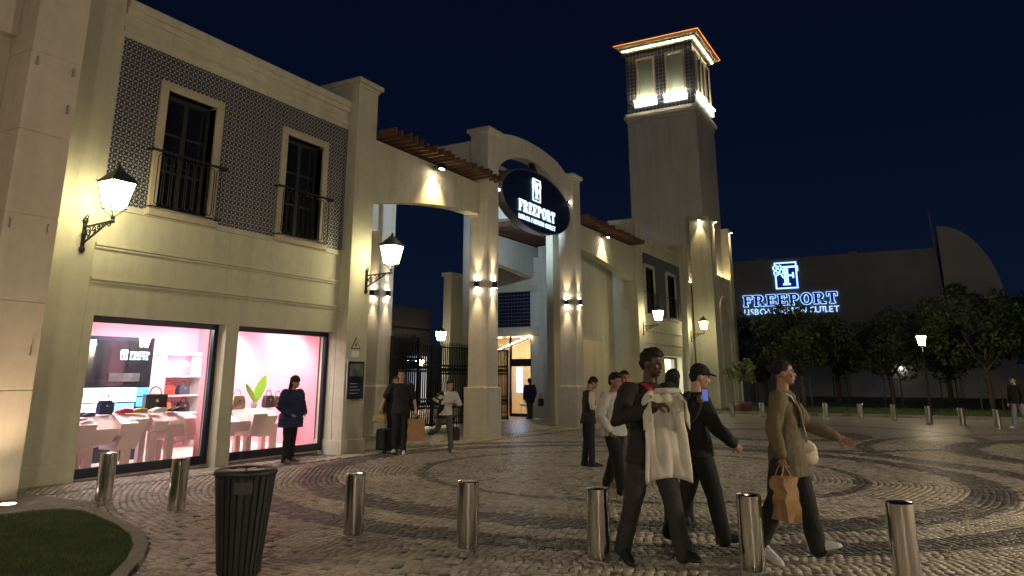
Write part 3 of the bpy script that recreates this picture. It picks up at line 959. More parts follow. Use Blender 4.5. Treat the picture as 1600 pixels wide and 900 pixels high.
# ================================================================== TOWER
TX0, TX1, TY0, TY1, TB = 42.8, 47.2, 11.0, 15.4, -.17
T = thing('tower', 'tall square tower with tiled belfry and terracotta roof', 'tower', ((TX0 + TX1) / 2, (TY0 + TY1) / 2, TB))
b = MB(); b.box(TX0, TX1, TY0, TY1, TB - .3, 17.25)
obj('shaft', b, 'stucco_white', T, bevel=.03)
b = MB()
b.box(TX0 - .06, TX1 + .06, TY0 - .06, TY1 + .06, 17.253, 17.45); b.box(TX0 - .18, TX1 + .18, TY0 - .18, TY1 + .18, 17.453, 17.68); b.box(TX0 - .10, TX1 + .10, TY0 - .10, TY1 + .10, 17.683, 17.85)
obj('string_course', b, 'stucco_white', T, bevel=.02)
# belfry walls with window openings
wz0, wz1 = 18.62, 21.38
xw = [(43.55, 44.55), (45.65, 46.65)]
yw_ = [(11.75, 12.62), (13.68, 14.55)]
bx0, bx1, by0, by1 = TX0 + .02, TX1 - .02, TY0 + .02, TY1 - .02
w = wall_holes(MB(), bx0, bx1, 17.853, 22.05, [(a, c, wz0, wz1) for a, c in xw], by0, by0 + .3)
w = wall_holes(w, bx0, bx1, 17.853, 22.05, [(a, c, wz0, wz1) for a, c in xw], by1 - .3, by1)
w = wall_holes(w, by0 + .3, by1 - .3, 17.853, 22.05, [(a, c, wz0, wz1) for a, c in yw_], bx0, bx0 + .3, 'y')
w = wall_holes(w, by0 + .3, by1 - .3, 17.853, 22.05, [(a, c, wz0, wz1) for a, c in yw_], bx1 - .3, bx1, 'y')
obj('belfry_wall', w, 'grout', T)
def tile_sheet(a0, a1, z0, z1, ts, holes, place):
    m = MB(); nx = int((a1 - a0) / ts); nz = int((z1 - z0) / ts); sx = (a1 - a0) / nx; sz = (z1 - z0) / nz
    for i in range(nx):
        for j in range(nz):
            u0, u1, v0, v1 = a0 + i * sx + .012, a0 + (i + 1) * sx - .012, z0 + j * sz + .012, z0 + (j + 1) * sz - .012
            if any(h[0] - .16 < (u0 + u1) / 2 < h[1] + .16 and h[2] - .16 < (v0 + v1) / 2 < h[3] + .16 for h in holes):
                continue
            place(m, u0, u1, v0, v1, random.uniform(.006, .012))
    return m
hx = [(a, c, wz0, wz1) for a, c in xw]; hy = [(a, c, wz0, wz1) for a, c in yw_]
m1 = tile_sheet(bx0, bx1, 17.86, 22.03, .235, hx, lambda m, u0, u1, v0, v1, d: m.box(u0, u1, by0 - d, by0 + .001, v0, v1))
obj('wall_tiles', m1, 'tile_grey', T, kind='stuff')
m2 = tile_sheet(by0, by1, 17.86, 22.03, .235, hy, lambda m, u0, u1, v0, v1, d: m.box(bx0 - d, bx0 + .001, u0, u1, v0, v1))
obj('wall_tiles', m2, 'tile_grey', T, kind='stuff')
M['tower_blind'] = mat('pale grey green blind', (0.30, 0.36, 0.30), 0.6)
led = emat('cool white led strip', (1.0, 0.88, 0.62), 48.0)
def belfry_window(face, a, c):
    def bx(m, u0, u1, d0, d1, z0, z1):
        # d: distance outward from wall face
        if face == 'y': m.box(u0, u1, by0 - d1, by0 - d0, z0, z1)
        else: m.box(bx0 - d1, bx0 - d0, u0, u1, z0, z1)
    f = MB(); s = .15
    bx(f, a - s, a, -.12, .08, wz0, wz1 + s); bx(f, c, c + s, -.12, .08, wz0, wz1 + s); bx(f, a, c, -.12, .08, wz1, wz1 + s)
    win = obj('window', f, 'stone', T, bevel=.015)
    p = MB(); bx(p, a, c, -.16, -.13, wz0, wz1)
    obj('pane', p, 'tower_blind', win)
    si = MB(); bx(si, a - .30, c + .30, -.10, .16, wz0 - .42, wz0 - .004)
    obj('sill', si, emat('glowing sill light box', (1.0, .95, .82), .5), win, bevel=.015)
    l = MB(); bx(l, a - .28, c + .28, .20, .25, wz0 - .02, wz0 + .0)
    obj('led_strip', l, led, win)
for a, c in xw: belfry_window('y', a, c)
for a, c in yw_: belfry_window('x', a, c)
# eaves + roof
b = MB()
b.box(TX0 - .12, TX1 + .12, TY0 - .12, TY1 + .12, 22.053, 22.20); b.box(TX0 - .30, TX1 + .30, TY0 - .30, TY1 + .30, 22.203, 22.33); b.box(TX0 - .46, TX1 + .46, TY0 - .46, TY1 + .46, 22.333, 22.48)
obj('eaves', b, 'stucco', T, bevel=.02)
E_ = .58
b = MB()
q = .575
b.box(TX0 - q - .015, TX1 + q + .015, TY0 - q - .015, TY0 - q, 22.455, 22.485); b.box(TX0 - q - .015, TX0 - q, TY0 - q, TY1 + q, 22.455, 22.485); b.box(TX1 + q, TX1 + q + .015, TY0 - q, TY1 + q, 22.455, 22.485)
obj('tile_glow_band', b, emat('painted amber tile glow', (1.0, .40, .12), .55), T)  # glowing band added to imitate the lit orange edge of the roof tiles
b = MB()
q = .16
b.box(TX0 - q - .015, TX1 + q + .015, TY0 - q - .015, TY0 - q, 22.17, 22.19); b.box(TX0 - q - .015, TX0 - q, TY0 - q, TY1 + q, 22.17, 22.19); b.box(TX1 + q, TX1 + q + .015, TY0 - q, TY1 + q, 22.17, 22.19)
obj('eaves_led', b, emat('eaves led', (1.0, .80, .48), 14.0), T)
cxm, cym = (TX0 + TX1) / 2, (TY0 + TY1) / 2
rf = MB(); rf.add([(TX0 - E_, TY0 - E_, 22.5), (TX1 + E_, TY0 - E_, 22.5), (TX1 + E_, TY1 + E_, 22.5), (TX0 - E_, TY1 + E_, 22.5), (cxm, cym, 23.6)],
                  [(0, 3, 2, 1), (0, 1, 4), (1, 2, 4), (2, 3, 4), (3, 0, 4)])
roof = obj('roof', rf, 'terracotta', T)
tm = MB()
ring = lambda y, r, z: [(r * math.cos(PI * k / 6), y, z + r * .9 * math.sin(PI * k / 6)) for k in range(7)]
r0, r1 = ring(-.04, .095, 0.0), ring(.62, .08, .245)
tm.add(r0 + r1, [(i, i + 1, i + 8, i + 7) for i in range(6)] + [tuple(range(6, -1, -1))])
tme = tm.mesh('roof_tile'); tme.materials.append(M['terracotta'])
L_ = TX1 - TX0 + 2 * E_
nt_ = 26
for side in range(4):
    for i in range(nt_):
        t = (i + .5) / nt_ * L_ - L_ / 2
        o = bpy.data.objects.new('roof_tile', tme); COL.objects.link(o)
        rz = side * PI / 2
        off = Matrix.Rotation(rz, 3, 'Z') @ Vector((t, -L_ / 2, 0))
        o.rotation_euler = (0, 0, rz)
        o.location = (off.x, off.y, 22.49 - TB)
        o.parent = T
# warm light washing the eaves from the ledge lamps
# lower buttresses
def buttress(x0, x1, y0, y1, zt, lb):
    b = MB(); b.box(x0, x1, y0, y1, TB - .3, zt); b.box(x0 - .05, x1 + .05, y0 - .05, y1 + .05, zt, zt + .14)
    obj('buttress', b, 'stucco', T, bevel=.015)
buttress(42.45, 43.55, 10.55, 11.75, 10.55, '')
buttress(47.0, 47.75, 10.55, 11.6, 10.55, '')
b = MB(); b.box(43.55, 47.0, 10.70, 11.0, TB - .3, 7.45)
# arched blind niche: frame standing proud
obj('lower_wall', b, 'stucco', T, bevel=.01)
ar = MB(); xa, xb, zsn = 44.2, 46.4, 5.0; rm = (xb - xa) / 2; xc = (xa + xb) / 2
def archstrip(r0, r1, y0, y1):
    m = MB(); n = 18; pi_, po_ = [], []
    pts = [(xa, TB)] + [(xc - rm * math.cos(PI * k / n), zsn + rm * math.sin(PI * k / n)) for k in range(n + 1)] + [(xb, TB)]
    for (x, z) in pts:
        dx, dz = (x - xc), max(0, z - zsn)
        L0 = math.hypot(dx, dz) or 1
        pi_.append((x, z)); po_.append((x + dx / L0 * .18, z + dz / L0 * .18))
    for i in range(len(pts) - 1):
        q = [pi_[i], pi_[i + 1], po_[i + 1], po_[i]]
        m.prism(q, (0, y1, 0), (1, 0, 0), (0, 0, 1), (0, -1, 0), y1 - y0)
    return m
obj('arch_moulding', archstrip(0, 0, 10.60, 10.72), 'stucco_white', T)
b = MB(); b.box(42.35, 42.8, 11.9, 13.0, TB - .3, 6.9)
obj('side_plinth', b, 'stucco', T, bevel=.01)
# tower spots
WARM = (1.0, 0.74, 0.38)
def spot_fixture(name, label, x, y, z, group=None, hs=.07):
    t = thing(name, label, 'lamp', (x, y, z), group)
    b = MB(); b.box(x - hs, x + hs, y - hs, y + hs, z, z + .10)
    obj('housing', b, 'black', t, bevel=.008)
    l = MB(); l.lathe([(hs * .7, z - .004), (hs * .7, z - .001)], 12, (x, y, 0))
    obj('lens', l, emat('spot lens', (1, 0.85, 0.6), 60), t)
    return t
for i, (x, y, z, e, lb) in enumerate(((42.33, 11.1, 10.45, 70, 'small downlight at the top of the tower buttress facing the shop wing'),
                                   (43.45, 10.42, 10.45, 60, 'small downlight at the near front corner of the tower buttress'),
                                   (47.35, 10.42, 10.45, 60, 'small downlight at the far right tower buttress'))):
    t = spot_fixture('tower_downlight', lb, x, y, z)
    spot('spot', (x, y, z - .03), (0, 0.02, -1), e, 55, WARM, .7, .02, t)
b = MB(); b.box(43.65, 46.9, 10.80, 10.84, 7.47, 7.50)
obj('led_strip', b, emat('warm led strip', (1.0, 0.78, 0.42), 14.0), T)
b = MB(); b.box(42.72, 42.76, 11.95, 12.9, 6.93, 6.96)
obj('led_strip', b, emat('warm led strip', (1.0, 0.78, 0.42), 14.0), T)

# ================================================================== LANTERNS
lamp_glass = emat('glowing lantern glass', (1.0, 0.89, 0.50), 10.0)
def lantern_parts(T, z0, s=1.0, lg=None):
    """six? four sided lantern head, base at z0, local coordinates"""
    h, rb, rt = .43 * s, .125 * s, .20 * s
    cs = [(-1, -1), (1, -1), (1, 1), (-1, 1)]
    fm = MB()
    zb, zt = z0 + .05 * s, z0 + .05 * s + h
    for (i, j) in cs:
        fm.bar((i * rb, j * rb, zb), (i * rt, j * rt, zt), .016 * s)
    for k in range(4):
        a, c = cs[k], cs[(k + 1) % 4]
        fm.bar((a[0] * rb, a[1] * rb, zb), (c[0] * rb, c[1] * rb, zb), .018 * s)
        fm.bar((a[0] * rt, a[1] * rt, zt), (c[0] * rt, c[1] * rt, zt), .022 * s)
        fm.bar((a[0] * rb, a[1] * rb, zb), (0, 0, z0 - .10 * s), .010 * s)
    fm.lathe([(.03 * s, z0 - .12 * s), (.035 * s, z0 - .08 * s), (.02 * s, z0 - .05 * s)], 10)
    obj('frame', fm, 'black', T, world=False)
    for k in range(4):
        a, c = cs[k], cs[(k + 1) % 4]
        q = .97
        g_ = MB(); g_.add([(a[0] * rb * q, a[1] * rb * q, zb + .008), (c[0] * rb * q, c[1] * rb * q, zb + .008), (c[0] * rt * q, c[1] * rt * q, zt - .008), (a[0] * rt * q, a[1] * rt * q, zt - .008)], [(0, 1, 2, 3)])
        obj('pane', g_, lg or lamp_glass, T, world=False)
    bt = MB(); bt.add([(a[0] * rb * .97, a[1] * rb * .97, zb + .006) for a in cs], [(3, 2, 1, 0)])
    obj('bottom_pane', bt, lg or lamp_glass, T, world=False)
    rf = MB()
    sq = lambda r, z: [(i * r, j * r, z) for i, j in cs]
    rf.loft([sq(.218 * s, zt + .005), sq(.208 * s, zt + .025 * s), sq(.150 * s, zt + .095 * s), sq(.095 * s, zt + .165 * s), sq(.055 * s, zt + .20 * s), sq(.068 * s, zt + .215 * s), sq(.032 * s, zt + .24 * s)])
    rf.lathe([(.028 * s, zt + .24 * s), (.04 * s, zt + .262 * s), (.028 * s, zt + .285 * s), (.008 * s, zt + .32 * s)], 8)
    for (i, j) in cs:
        rf.ell((i * .222 * s, j * .222 * s, zt + .03 * s), .014 * s, 6, 5)
    obj('hood', rf, mat('weathered lantern hood', (0.07, 0.068, 0.062), 0.5, 0.4, var=.3, vscale=8), T, world=False)

def wall_lantern(label, loc, s=1.0):
    """wall at local y=0, lantern hangs out towards -y"""
    T = thing('wall_lantern', label, 'lamp', loc, 'wall lanterns on the shop fronts')
    D = .74
    br = MB()
    br.box(-.028, .028, -.03, 0, -.22, .22)
    br.ell((0, -.02, .24), (.05, .03, .05), 8, 6); br.ell((0, -.02, -.24), (.055, .035, .06), 8, 6); br.ell((0, -.025, .02), (.045, .03, .07), 8, 6)
    br.bar((0, -.02, .13), (0, -D, .16), .028)
    br.bar((0, -.03, -.14), (0, -.60, .13), .024)
    # ring on top and scrolls in the web
    def scroll(cy, cz, r, turns, a0, dirn=1):
        pts = []
        for k in range(26):
            t = k / 25
            a = a0 + dirn * turns * 2 * PI * t; rr = r * (1 - .75 * t)
            pts.append((0, cy + rr * math.cos(a), cz + rr * math.sin(a)))
        br.tube(pts, .010, 5)
    scroll(-.13, .04, .075, 1.4, PI / 2); scroll(-.27, .07, .06, 1.3, -PI / 2, -1); scroll(-.39, .095, .045, 1.3, PI / 2); scroll(-.49, .115, .03, 1.2, -PI / 2, -1)
    scroll(-.05, .285, .045, 1.0, 0); scroll(-.16, -.035, .04, 1.2, 0, -1)
    scroll(-.66, .12, .05, 1.3, PI / 2)
    br.lathe([(.035, .13), (.04, .16), (.02, .19)], 10, (0, -D, 0))
    obj('bracket', br, 'black', T, world=False)
    hd = MB(); hd.tube([(0, -D, .18), (0, -D, .23)], .018, 8)
    ho = obj('lantern_head', hd, 'black', T, world=False)
    lantern_parts(ho, .31, 1.0)
    for o in ho.children:
        o.location = (0, -D, 0)
    return T
LA = wall_lantern('wall lantern on the plain pilaster left of the tiled wall', (7.00, YW - .03, 3.84))
def clone_lantern(label, loc):
    c = copy_tree(LA); c.location = loc; c['label'] = label
    return c
clone_lantern('wall lantern on the near pier beside the gate', (13.73, 11.64, 3.80))
clone_lantern('wall lantern at the left end of the distant shop wing', (33.10, 11.55, 3.72))
clone_lantern('wall lantern on the capped pier beside the tower', (40.85, 11.55, 3.72))

def street_lamp(label, loc, h=3.4, lg=None):
    T = thing('street_lamp', label, 'lamp', loc, 'lantern posts around the plaza')
    p = MB(); p.lathe([(.14, 0), (.14, .08), (.10, .14), (.085, .5), (.07, .55), (.05, .62), (.042, h - .75), (.06, h - .72), (.06, h - .68), (.03, h - .64), (.03, h - .55)], 14)
    obj('post', p, 'black', T, world=False, smooth=True)
    ho = obj('lantern_head', MB().tube([(0, 0, h - .60), (0, 0, h - .50)], .03, 8), 'black', T, world=False)
    lantern_parts(ho, h - .46, 1.0, lg)
    return T
far_lamp = street_lamp('lantern post on the dark lawn at the right', (39.3, .45, -.17), 3.55, emat('bright lantern glass', (1.0, .80, .50), 34.0))
def clone_lamp(label, loc):
    c = copy_tree(far_lamp); c.location = loc; c['label'] = label
    return c
clone_lamp('lantern post behind the iron gate', (32.0, 22.0, .25))
clone_lamp('lantern post low behind the gate bars, nearer to the pillar', (38.5, 28.0, -1.0))
clone_lamp('lantern post low behind the gate bars, left one', (37.6, 28.5, -1.0))
def clone_strong(label, loc):
    c = clone_lamp(label, loc)
    g_ = emat('strong lantern glass', (1.0, .82, .58), 185.0)
    for h_ in c.children:
        for o in h_.children:
            if o.name.startswith(('pane', 'bottom_pane')):
                o.data = o.data.copy(); o.data.materials.clear(); o.data.materials.append(g_)
    return c
clone_strong('lantern post on the plaza outside the view, right of the camera', (9.5, -5.8, 0))
clone_lamp('lantern post outside the view, left of the camera by the lawn', (-0.6, 5.4, 0))
clone_strong('lantern post on the plaza outside the view, behind the camera', (-7.5, -5.0, 0))
clone_strong('lantern post on the plaza outside the view, far to the right', (23.5, -9.2, -.17))

# up-down wall lights on the pillars
def wall_light(label, x, y, z, face, e=30, up=True):
    """box lamp fixed to a face whose outward normal is -x or -y"""
    t = thing('wall_light', label, 'lamp', (x, y, z), 'up and down lights on the gate pillars')
    nx, ny = (-1, 0) if face == 'x' else (0, -1)
    cx, cy = x + nx * .075, y + ny * .075
    b = MB(); b.box(cx - .055, cx + .055, cy - .055, cy + .055, z - .10, z + .10)
    b.box(min(x, cx) - (.01 if face == 'y' else 0), max(x, cx) + (.01 if face == 'y' else 0), min(y, cy) - (.01 if face == 'x' else 0), max(y, cy) + (.01 if face == 'x' else 0), z - .05, z + .05)
    obj('housing', b, 'black', t, bevel=.005)
    for sgn in (1, -1):
        l = MB(); l.box(cx - .035, cx + .035, cy - .035, cy + .035, z + sgn * .1005, z + sgn * .103) if sgn > 0 else l.box(cx - .035, cx + .035, cy - .035, cy + .035, z - .103, z - .1005)
        obj('lens', l, emat('spot lens', (1, 0.85, 0.6), 60), t)
        ex, ey = x + nx * .14, y + ny * .14
        spot('spot', (cx + nx * .06, cy + ny * .06, z + sgn * .115), (-nx * .07, -ny * .07, sgn), e, 46, (1, .78, .46), 1.0, .015, t)
zl = 4.28
wall_light('up and down light on the left face of the nearest gate pillar', 18.93, 11.72, zl, 'x')
wall_light('up and down light on the front face of the nearest gate pillar', 19.27, 11.40, zl, 'y')
wall_light('up and down light on the left face of the right gate pillar', 25.25, 11.72, zl, 'x')
wall_light('up and down light on the front face of the right gate pillar', 25.59, 11.40, zl, 'y')
wall_light('up and down light on the left face of the rear gate pillar', 19.30, 16.02, zl, 'x')
wall_light('up and down light on the front face of the rear gate pillar', 19.65, 15.75, zl, 'y')
# pergola spots washing the beams
def beam_spot(label, x, y, z, e):
    t = thing('beam_spotlight', label, 'lamp', (x, y, z))
    b = MB(); b.box(x - .10, x + .10, y - .06, y + .10, z + .02, z + .16); b.bar((x, y + .1, z + .12), (x, y + .33, z + .12), .03)
    obj('housing', b, 'black', t, bevel=.006)
    l = MB(); l.box(x - .07, x + .07, y - .035, y + .05, z + .012, z + .019)
    obj('lens', l, emat('spot lens', (1, 0.85, 0.6), 60), t)
    spot('spot', (x, y, z - .01), (0, .34, -1), e, 84, (1, .66, .28), .95, .02, t)
beam_spot('black spotlight under the near pergola shining down the beam', 16.45, 11.40, 7.20, 120)
beam_spot('black spotlight under the right pergola shining down the beam', 28.75, 11.40, 7.25, 120)
# ground light at the block pilaster
t = thing('ground_spotlight', 'bright recessed ground light at the foot of the block pilaster', 'lamp', (5.72, 10.55, .004))
b = MB(); b.lathe([(.12, .006), (.12, .018), (.095, .022)], 18, (5.72, 10.55, 0))
obj('ring', b, 'steel_dull', t)
b = MB(); b.lathe([(.092, .0225), (.09, .024)], 18, (5.72, 10.55, 0))
obj('lens', b, emat('ground lens', (1, .85, .62), 9), t)
spot('spot', (5.72, 10.35, .06), (0, .16, 1), 40, 95, (1, .74, .48), 1.0, .12, t)

# ================================================================== LETTERS
def letter_polys(ch):
    """bold slab serif capitals as lists of convex-ish polygons in a 0..w x 0..1 cell; returns (polys, width)"""
    s, t, f = .20, .10, .07       # stem, thin stroke, serif overhang
    R = lambda x0, x1, y0, y1: [(x0, y0), (x1, y0), (x1, y1), (x0, y1)]
    def arc(cx, cy, rx, ry, wx, wy, a0, a1, n=10):
        out = []
        for i in range(n):
            a, b = a0 + (a1 - a0) * i / n, a0 + (a1 - a0) * (i + 1) / n
            out.append([(cx + (rx - wx) * math.cos(a), cy + (ry - wy) * math.sin(a)), (cx + rx * math.cos(a), cy + ry * math.sin(a)),
                        (cx + rx * math.cos(b), cy + ry * math.sin(b)), (cx + (rx - wx) * math.cos(b), cy + (ry - wy) * math.sin(b))])
        return out
    H = PI / 2
    if ch == 'F':
        return [R(f, f + s, t, 1 - t), R(0, s + 2 * f, 0, t), R(0, .72, 1 - t, 1), R(.62, .72, .70, 1 - t), R(f + s, .50, .46, .55), R(.44, .52, .36, .66)], .76
    if ch == 'E':
        return [R(f, f + s, t, 1 - t), R(0, .74, 0, t), R(0, .72, 1 - t, 1), R(.62, .72, .72, 1 - t), R(.64, .74, t, .30), R(f + s, .48, .46, .55), R(.42, .50, .36, .66)], .80
    if ch == 'P':
        return [R(f, f + s, t, 1 - t), R(0, s + 2 * f, 0, t), R(0, .42, 1 - t, 1), R(f + s, .42, .42, .51)] + arc(.42, .71, .33, .29, .19, .09, -H, H), .80
    if ch == 'R':
        return [R(f, f + s, t, 1 - t), R(0, s + 2 * f, 0, t), R(0, .42, 1 - t, 1), R(f + s, .42, .44, .53)] + arc(.42, .72, .32, .28, .19, .09, -H, H) + \
               [[(.40, .46), (.58, .50), (.82, t), (.60, t)], R(.56, .90, 0, t)], .90
    if ch == 'O':
        return arc(.43, .5, .43, .52, .20, .09, 0, 2 * PI, 26), .88
    if ch == 'T':
        return [R(.29, .29 + s, t, 1 - t), R(.20, .20 + s + .18, 0, t), R(0, .78, 1 - t, 1), R(0, .09, .68, 1 - t), R(.69, .78, .68, 1 - t)], .80
    return [], .4
def letters_mesh(ch, o, u, v, nrm, h, d, grow=0.0):
    mb = MB(); polys, w = letter_polys(ch)
    for p in polys:
        if grow:
            cx = sum(a for a, _ in p) / len(p); cy = sum(b for _, b in p) / len(p)
            q = []
            for (a, b) in p:
                q.append((a + math.copysign(grow, a - cx) if abs(a - cx) > 1e-6 else a, b + math.copysign(grow, b - cy) if abs(b - cy) > 1e-6 else b))
            p = q
        mb.prism([(a * h, b * h) for a, b in p], o, u, v, nrm, d)
    return mb, w
def text_mesh(txt, size, spacing=1.0, ext=.01):
    cu = bpy.data.curves.new('lettering', 'FONT'); cu.body = txt; cu.size = size; cu.extrude = ext; cu.space_character = spacing; cu.resolution_u = 3
    cu.align_x = 'CENTER'
    ob = bpy.data.objects.new('lettering', cu); COL.objects.link(ob)
    dg = bpy.context.evaluated_depsgraph_get()
    me = bpy.data.meshes.new_from_object(ob.evaluated_get(dg))
    bpy.data.objects.remove(ob); bpy.data.curves.remove(cu)
    return me
def place_text(T, txt, size, o, u, v, width, mm, ext=.01, name='lettering'):
    """one object for each letter"""
    o, u, v = Vector(o), Vector(u), Vector(v); n = u.cross(v)
    # measure advance with whole text
    x = 0; adv = []
    for ch in txt:
        adv.append((x, ch)); x += {' ': .45, 'I': .32, 'S': .58, 'L': .52, 'T': .56, 'F': .54, 'E': .58, 'O': .74}.get(ch, .68)
    k = width / x
    cache = {}
    for a, ch in adv:
        if ch == ' ': continue
        if ch not in cache:
            me = text_mesh(ch, size, ext=ext)
            xs_ = [vv.co.x for vv in me.vertices]; x0 = min(xs_)
            for vv in me.vertices:
                vv.co.x = (vv.co.x - x0) * k / size * 1.0 if False else (vv.co.x - x0)
            me.materials.append(mm); cache[ch] = me
        ob = bpy.data.objects.new(name, cache[ch]); COL.objects.link(ob)
        p = o + u * (a * k)
        ob.matrix_world = Matrix(((u.x, v.x, n.x, p.x), (u.y, v.y, n.y, p.y), (u.z, v.z, n.z, p.z), (0, 0, 0, 1)))
        ob.parent = T; ob.matrix_parent_inverse = Matrix.Translation(-WPOS[T.name])
def logo(T, o, u, v, nrm, h, mm, d, wire):
    """square frame with a serif F and a scrolled plume at its left"""
    o, u, v, nrm = Vector(o), Vector(u), Vector(v), Vector(nrm)
    w = h * .80
    fr = MB(); t = wire
    R = lambda x0, x1, y0, y1: [(x0, y0), (x1, y0), (x1, y1), (x0, y1)]
    for q in (R(.10 * w, w, 0, t), R(.10 * w, w, h - t, h), R(w - t, w, t, h - t), R(.10 * w, .10 * w + t, t, h * .52), R(.10 * w, .10 * w + t, h * .88, h - t)):
        fr.prism(q, o, u, v, nrm, d)
    obj('logo_frame', fr, mm, T)
    f, _ = letters_mesh('F', o + u * (.40 * w) + v * (.13 * h), u, v, nrm, h * .72, d)
    obj('logo_letter', f, mm, T)
    pl = MB()
    def scroll(cx, cy, r, turns, a0, dr, rad):
        pts = [o + nrm * d * .5 + u * (cx * w + r * w * (1 - .7 * k / 22) * math.cos(a0 + dr * turns * 2 * PI * k / 22)) + v * (cy * h + r * h * (1 - .7 * k / 22) * math.sin(a0 + dr * turns * 2 * PI * k / 22)) for k in range(23)]
        pl.tube(pts, rad, 5)
    rr = wire * .5
    scroll(.14, .78, .13, 1.2, 0, 1, rr); scroll(.16, .62, .12, 1.2, 0, -1, rr); scroll(.36, .66, .13, 1.2, PI, 1, rr); scroll(.30, .80, .10, 1.0, PI / 2, -1, rr)
    pl.tube([o + nrm * d * .5 + u * (a * w) + v * (b * h) for a, b in ((.36, .55), (.42, .45), (.52, .36), (.58, .30))], rr * 1.3, 5)
    obj('logo_plume', pl, mm, T)

# --- oval sign over the gate
SX, SZ, SA, SB = 22.55, 7.50, 2.56, 1.02
T = thing('oval_sign', 'navy oval sign with glowing white lettering above the gate', 'sign', (SX, 11.5, SZ))
n = 64
poly = [(SA * math.cos(2 * PI * k / n), SB * math.sin(2 * PI * k / n)) for k in range(n)]
b = MB(); b.prism(poly, (SX, 11.62, SZ), (1, 0, 0), (0, 0, 1), (0, -1, 0), .12)
obj('board', b, mat('navy sign face', (0.008, 0.016, 0.060), 0.35), T)
rim = MB(); pts = [(SX + SA * math.cos(2 * PI * k / n), 11.62, SZ + SB * math.sin(2 * PI * k / n)) for k in range(n + 1)]
ri = []
for k in range(n):
    a = 2 * PI * k / n
    ca, sa = math.cos(a), math.sin(a)
    ri.append([(SX + (SA + q) * ca, y, SZ + (SB + q) * sa) for q, y in ((.0, 11.80), (.05, 11.80), (.05, 11.485), (.0, 11.485))])
ri.append(ri[0])
rim.loft(ri, cap=False)
obj('rim', rim, mat('sign rim', (0.20, 0.21, 0.24), 0.4, 0.6), T)
b = MB(); b.bar((SX, 11.62, SZ + SB), (SX, 11.8, SZ + SB + .5), .16)
obj('hanger', b, 'dark_frame', T)
sw = emat('white sign lettering', (0.60, 0.82, 1.0), 0.55)
wd = [letter_polys(c)[1] for c in 'FREEPORT']
LH = .40; gap = .15
tot = sum(wd) + gap * 7
kx = 2.72 / (tot * LH)
x = SX - .10 - 1.36
for c, w in zip('FREEPORT', wd):
    mb_, _ = letters_mesh(c, (x, 11.498, 6.965), (kx, 0, 0), (0, 0, 1), (0, -1, 0), LH, .03)
    obj('letter', mb_, sw, T)
    x += (w + gap) * LH * kx
place_text(T, 'LISBOA FASHION OUTLET', .23, (SX - .10 - 1.36, 11.49, 6.70), (1, 0, 0), (0, 0, 1), 2.75, sw, .012, 'letter')
logo(T, (SX - .52, 11.498, 7.50), (1, 0, 0), (0, 0, 1), (0, -1, 0), .80, sw, .03, .035)

for (xx_, zz_, dd_, ee_) in ((23.0, 7.3, (6, 4.0, -.3), 200), (21.0, 7.6, (-1.0, 3.9, -.9), 90)):  # unseen floods added behind the sign to tint the rear beams cool
    b = MB(); b.box(xx_ - .1, xx_ + .1, 11.82, 11.98, zz_ - .1, zz_ + .1)
    obj('added_fill_box', b, 'black', T)
    spot('added_cool_fill', (xx_, 12.03, zz_), dd_, ee_, 90, (.62, .82, 1.0), .8, .05, T)
# cool spill behind the sign comes from the added floods above
# little twin lamps on the fascia
for (x, z, lb) in ((25.14, 8.05, 'tiny twin lamp at the right end of the arch above the sign'), (19.75, 7.36, 'tiny lamp at the left end of the oval sign')):
    t = thing('arch_lamp', lb, 'lamp', (x, 11.6, z))
    b = MB(); b.box(x - .05, x + .05, 11.50, 11.61, z - .05, z + .05)
    obj('housing', b, 'black', t)
    b = MB(); b.box(x - .04, x + .04, 11.47, 11.498, z - .03, z + .03)
    obj('lens', b, emat('arch lens', (1, .9, .75), 8), t)

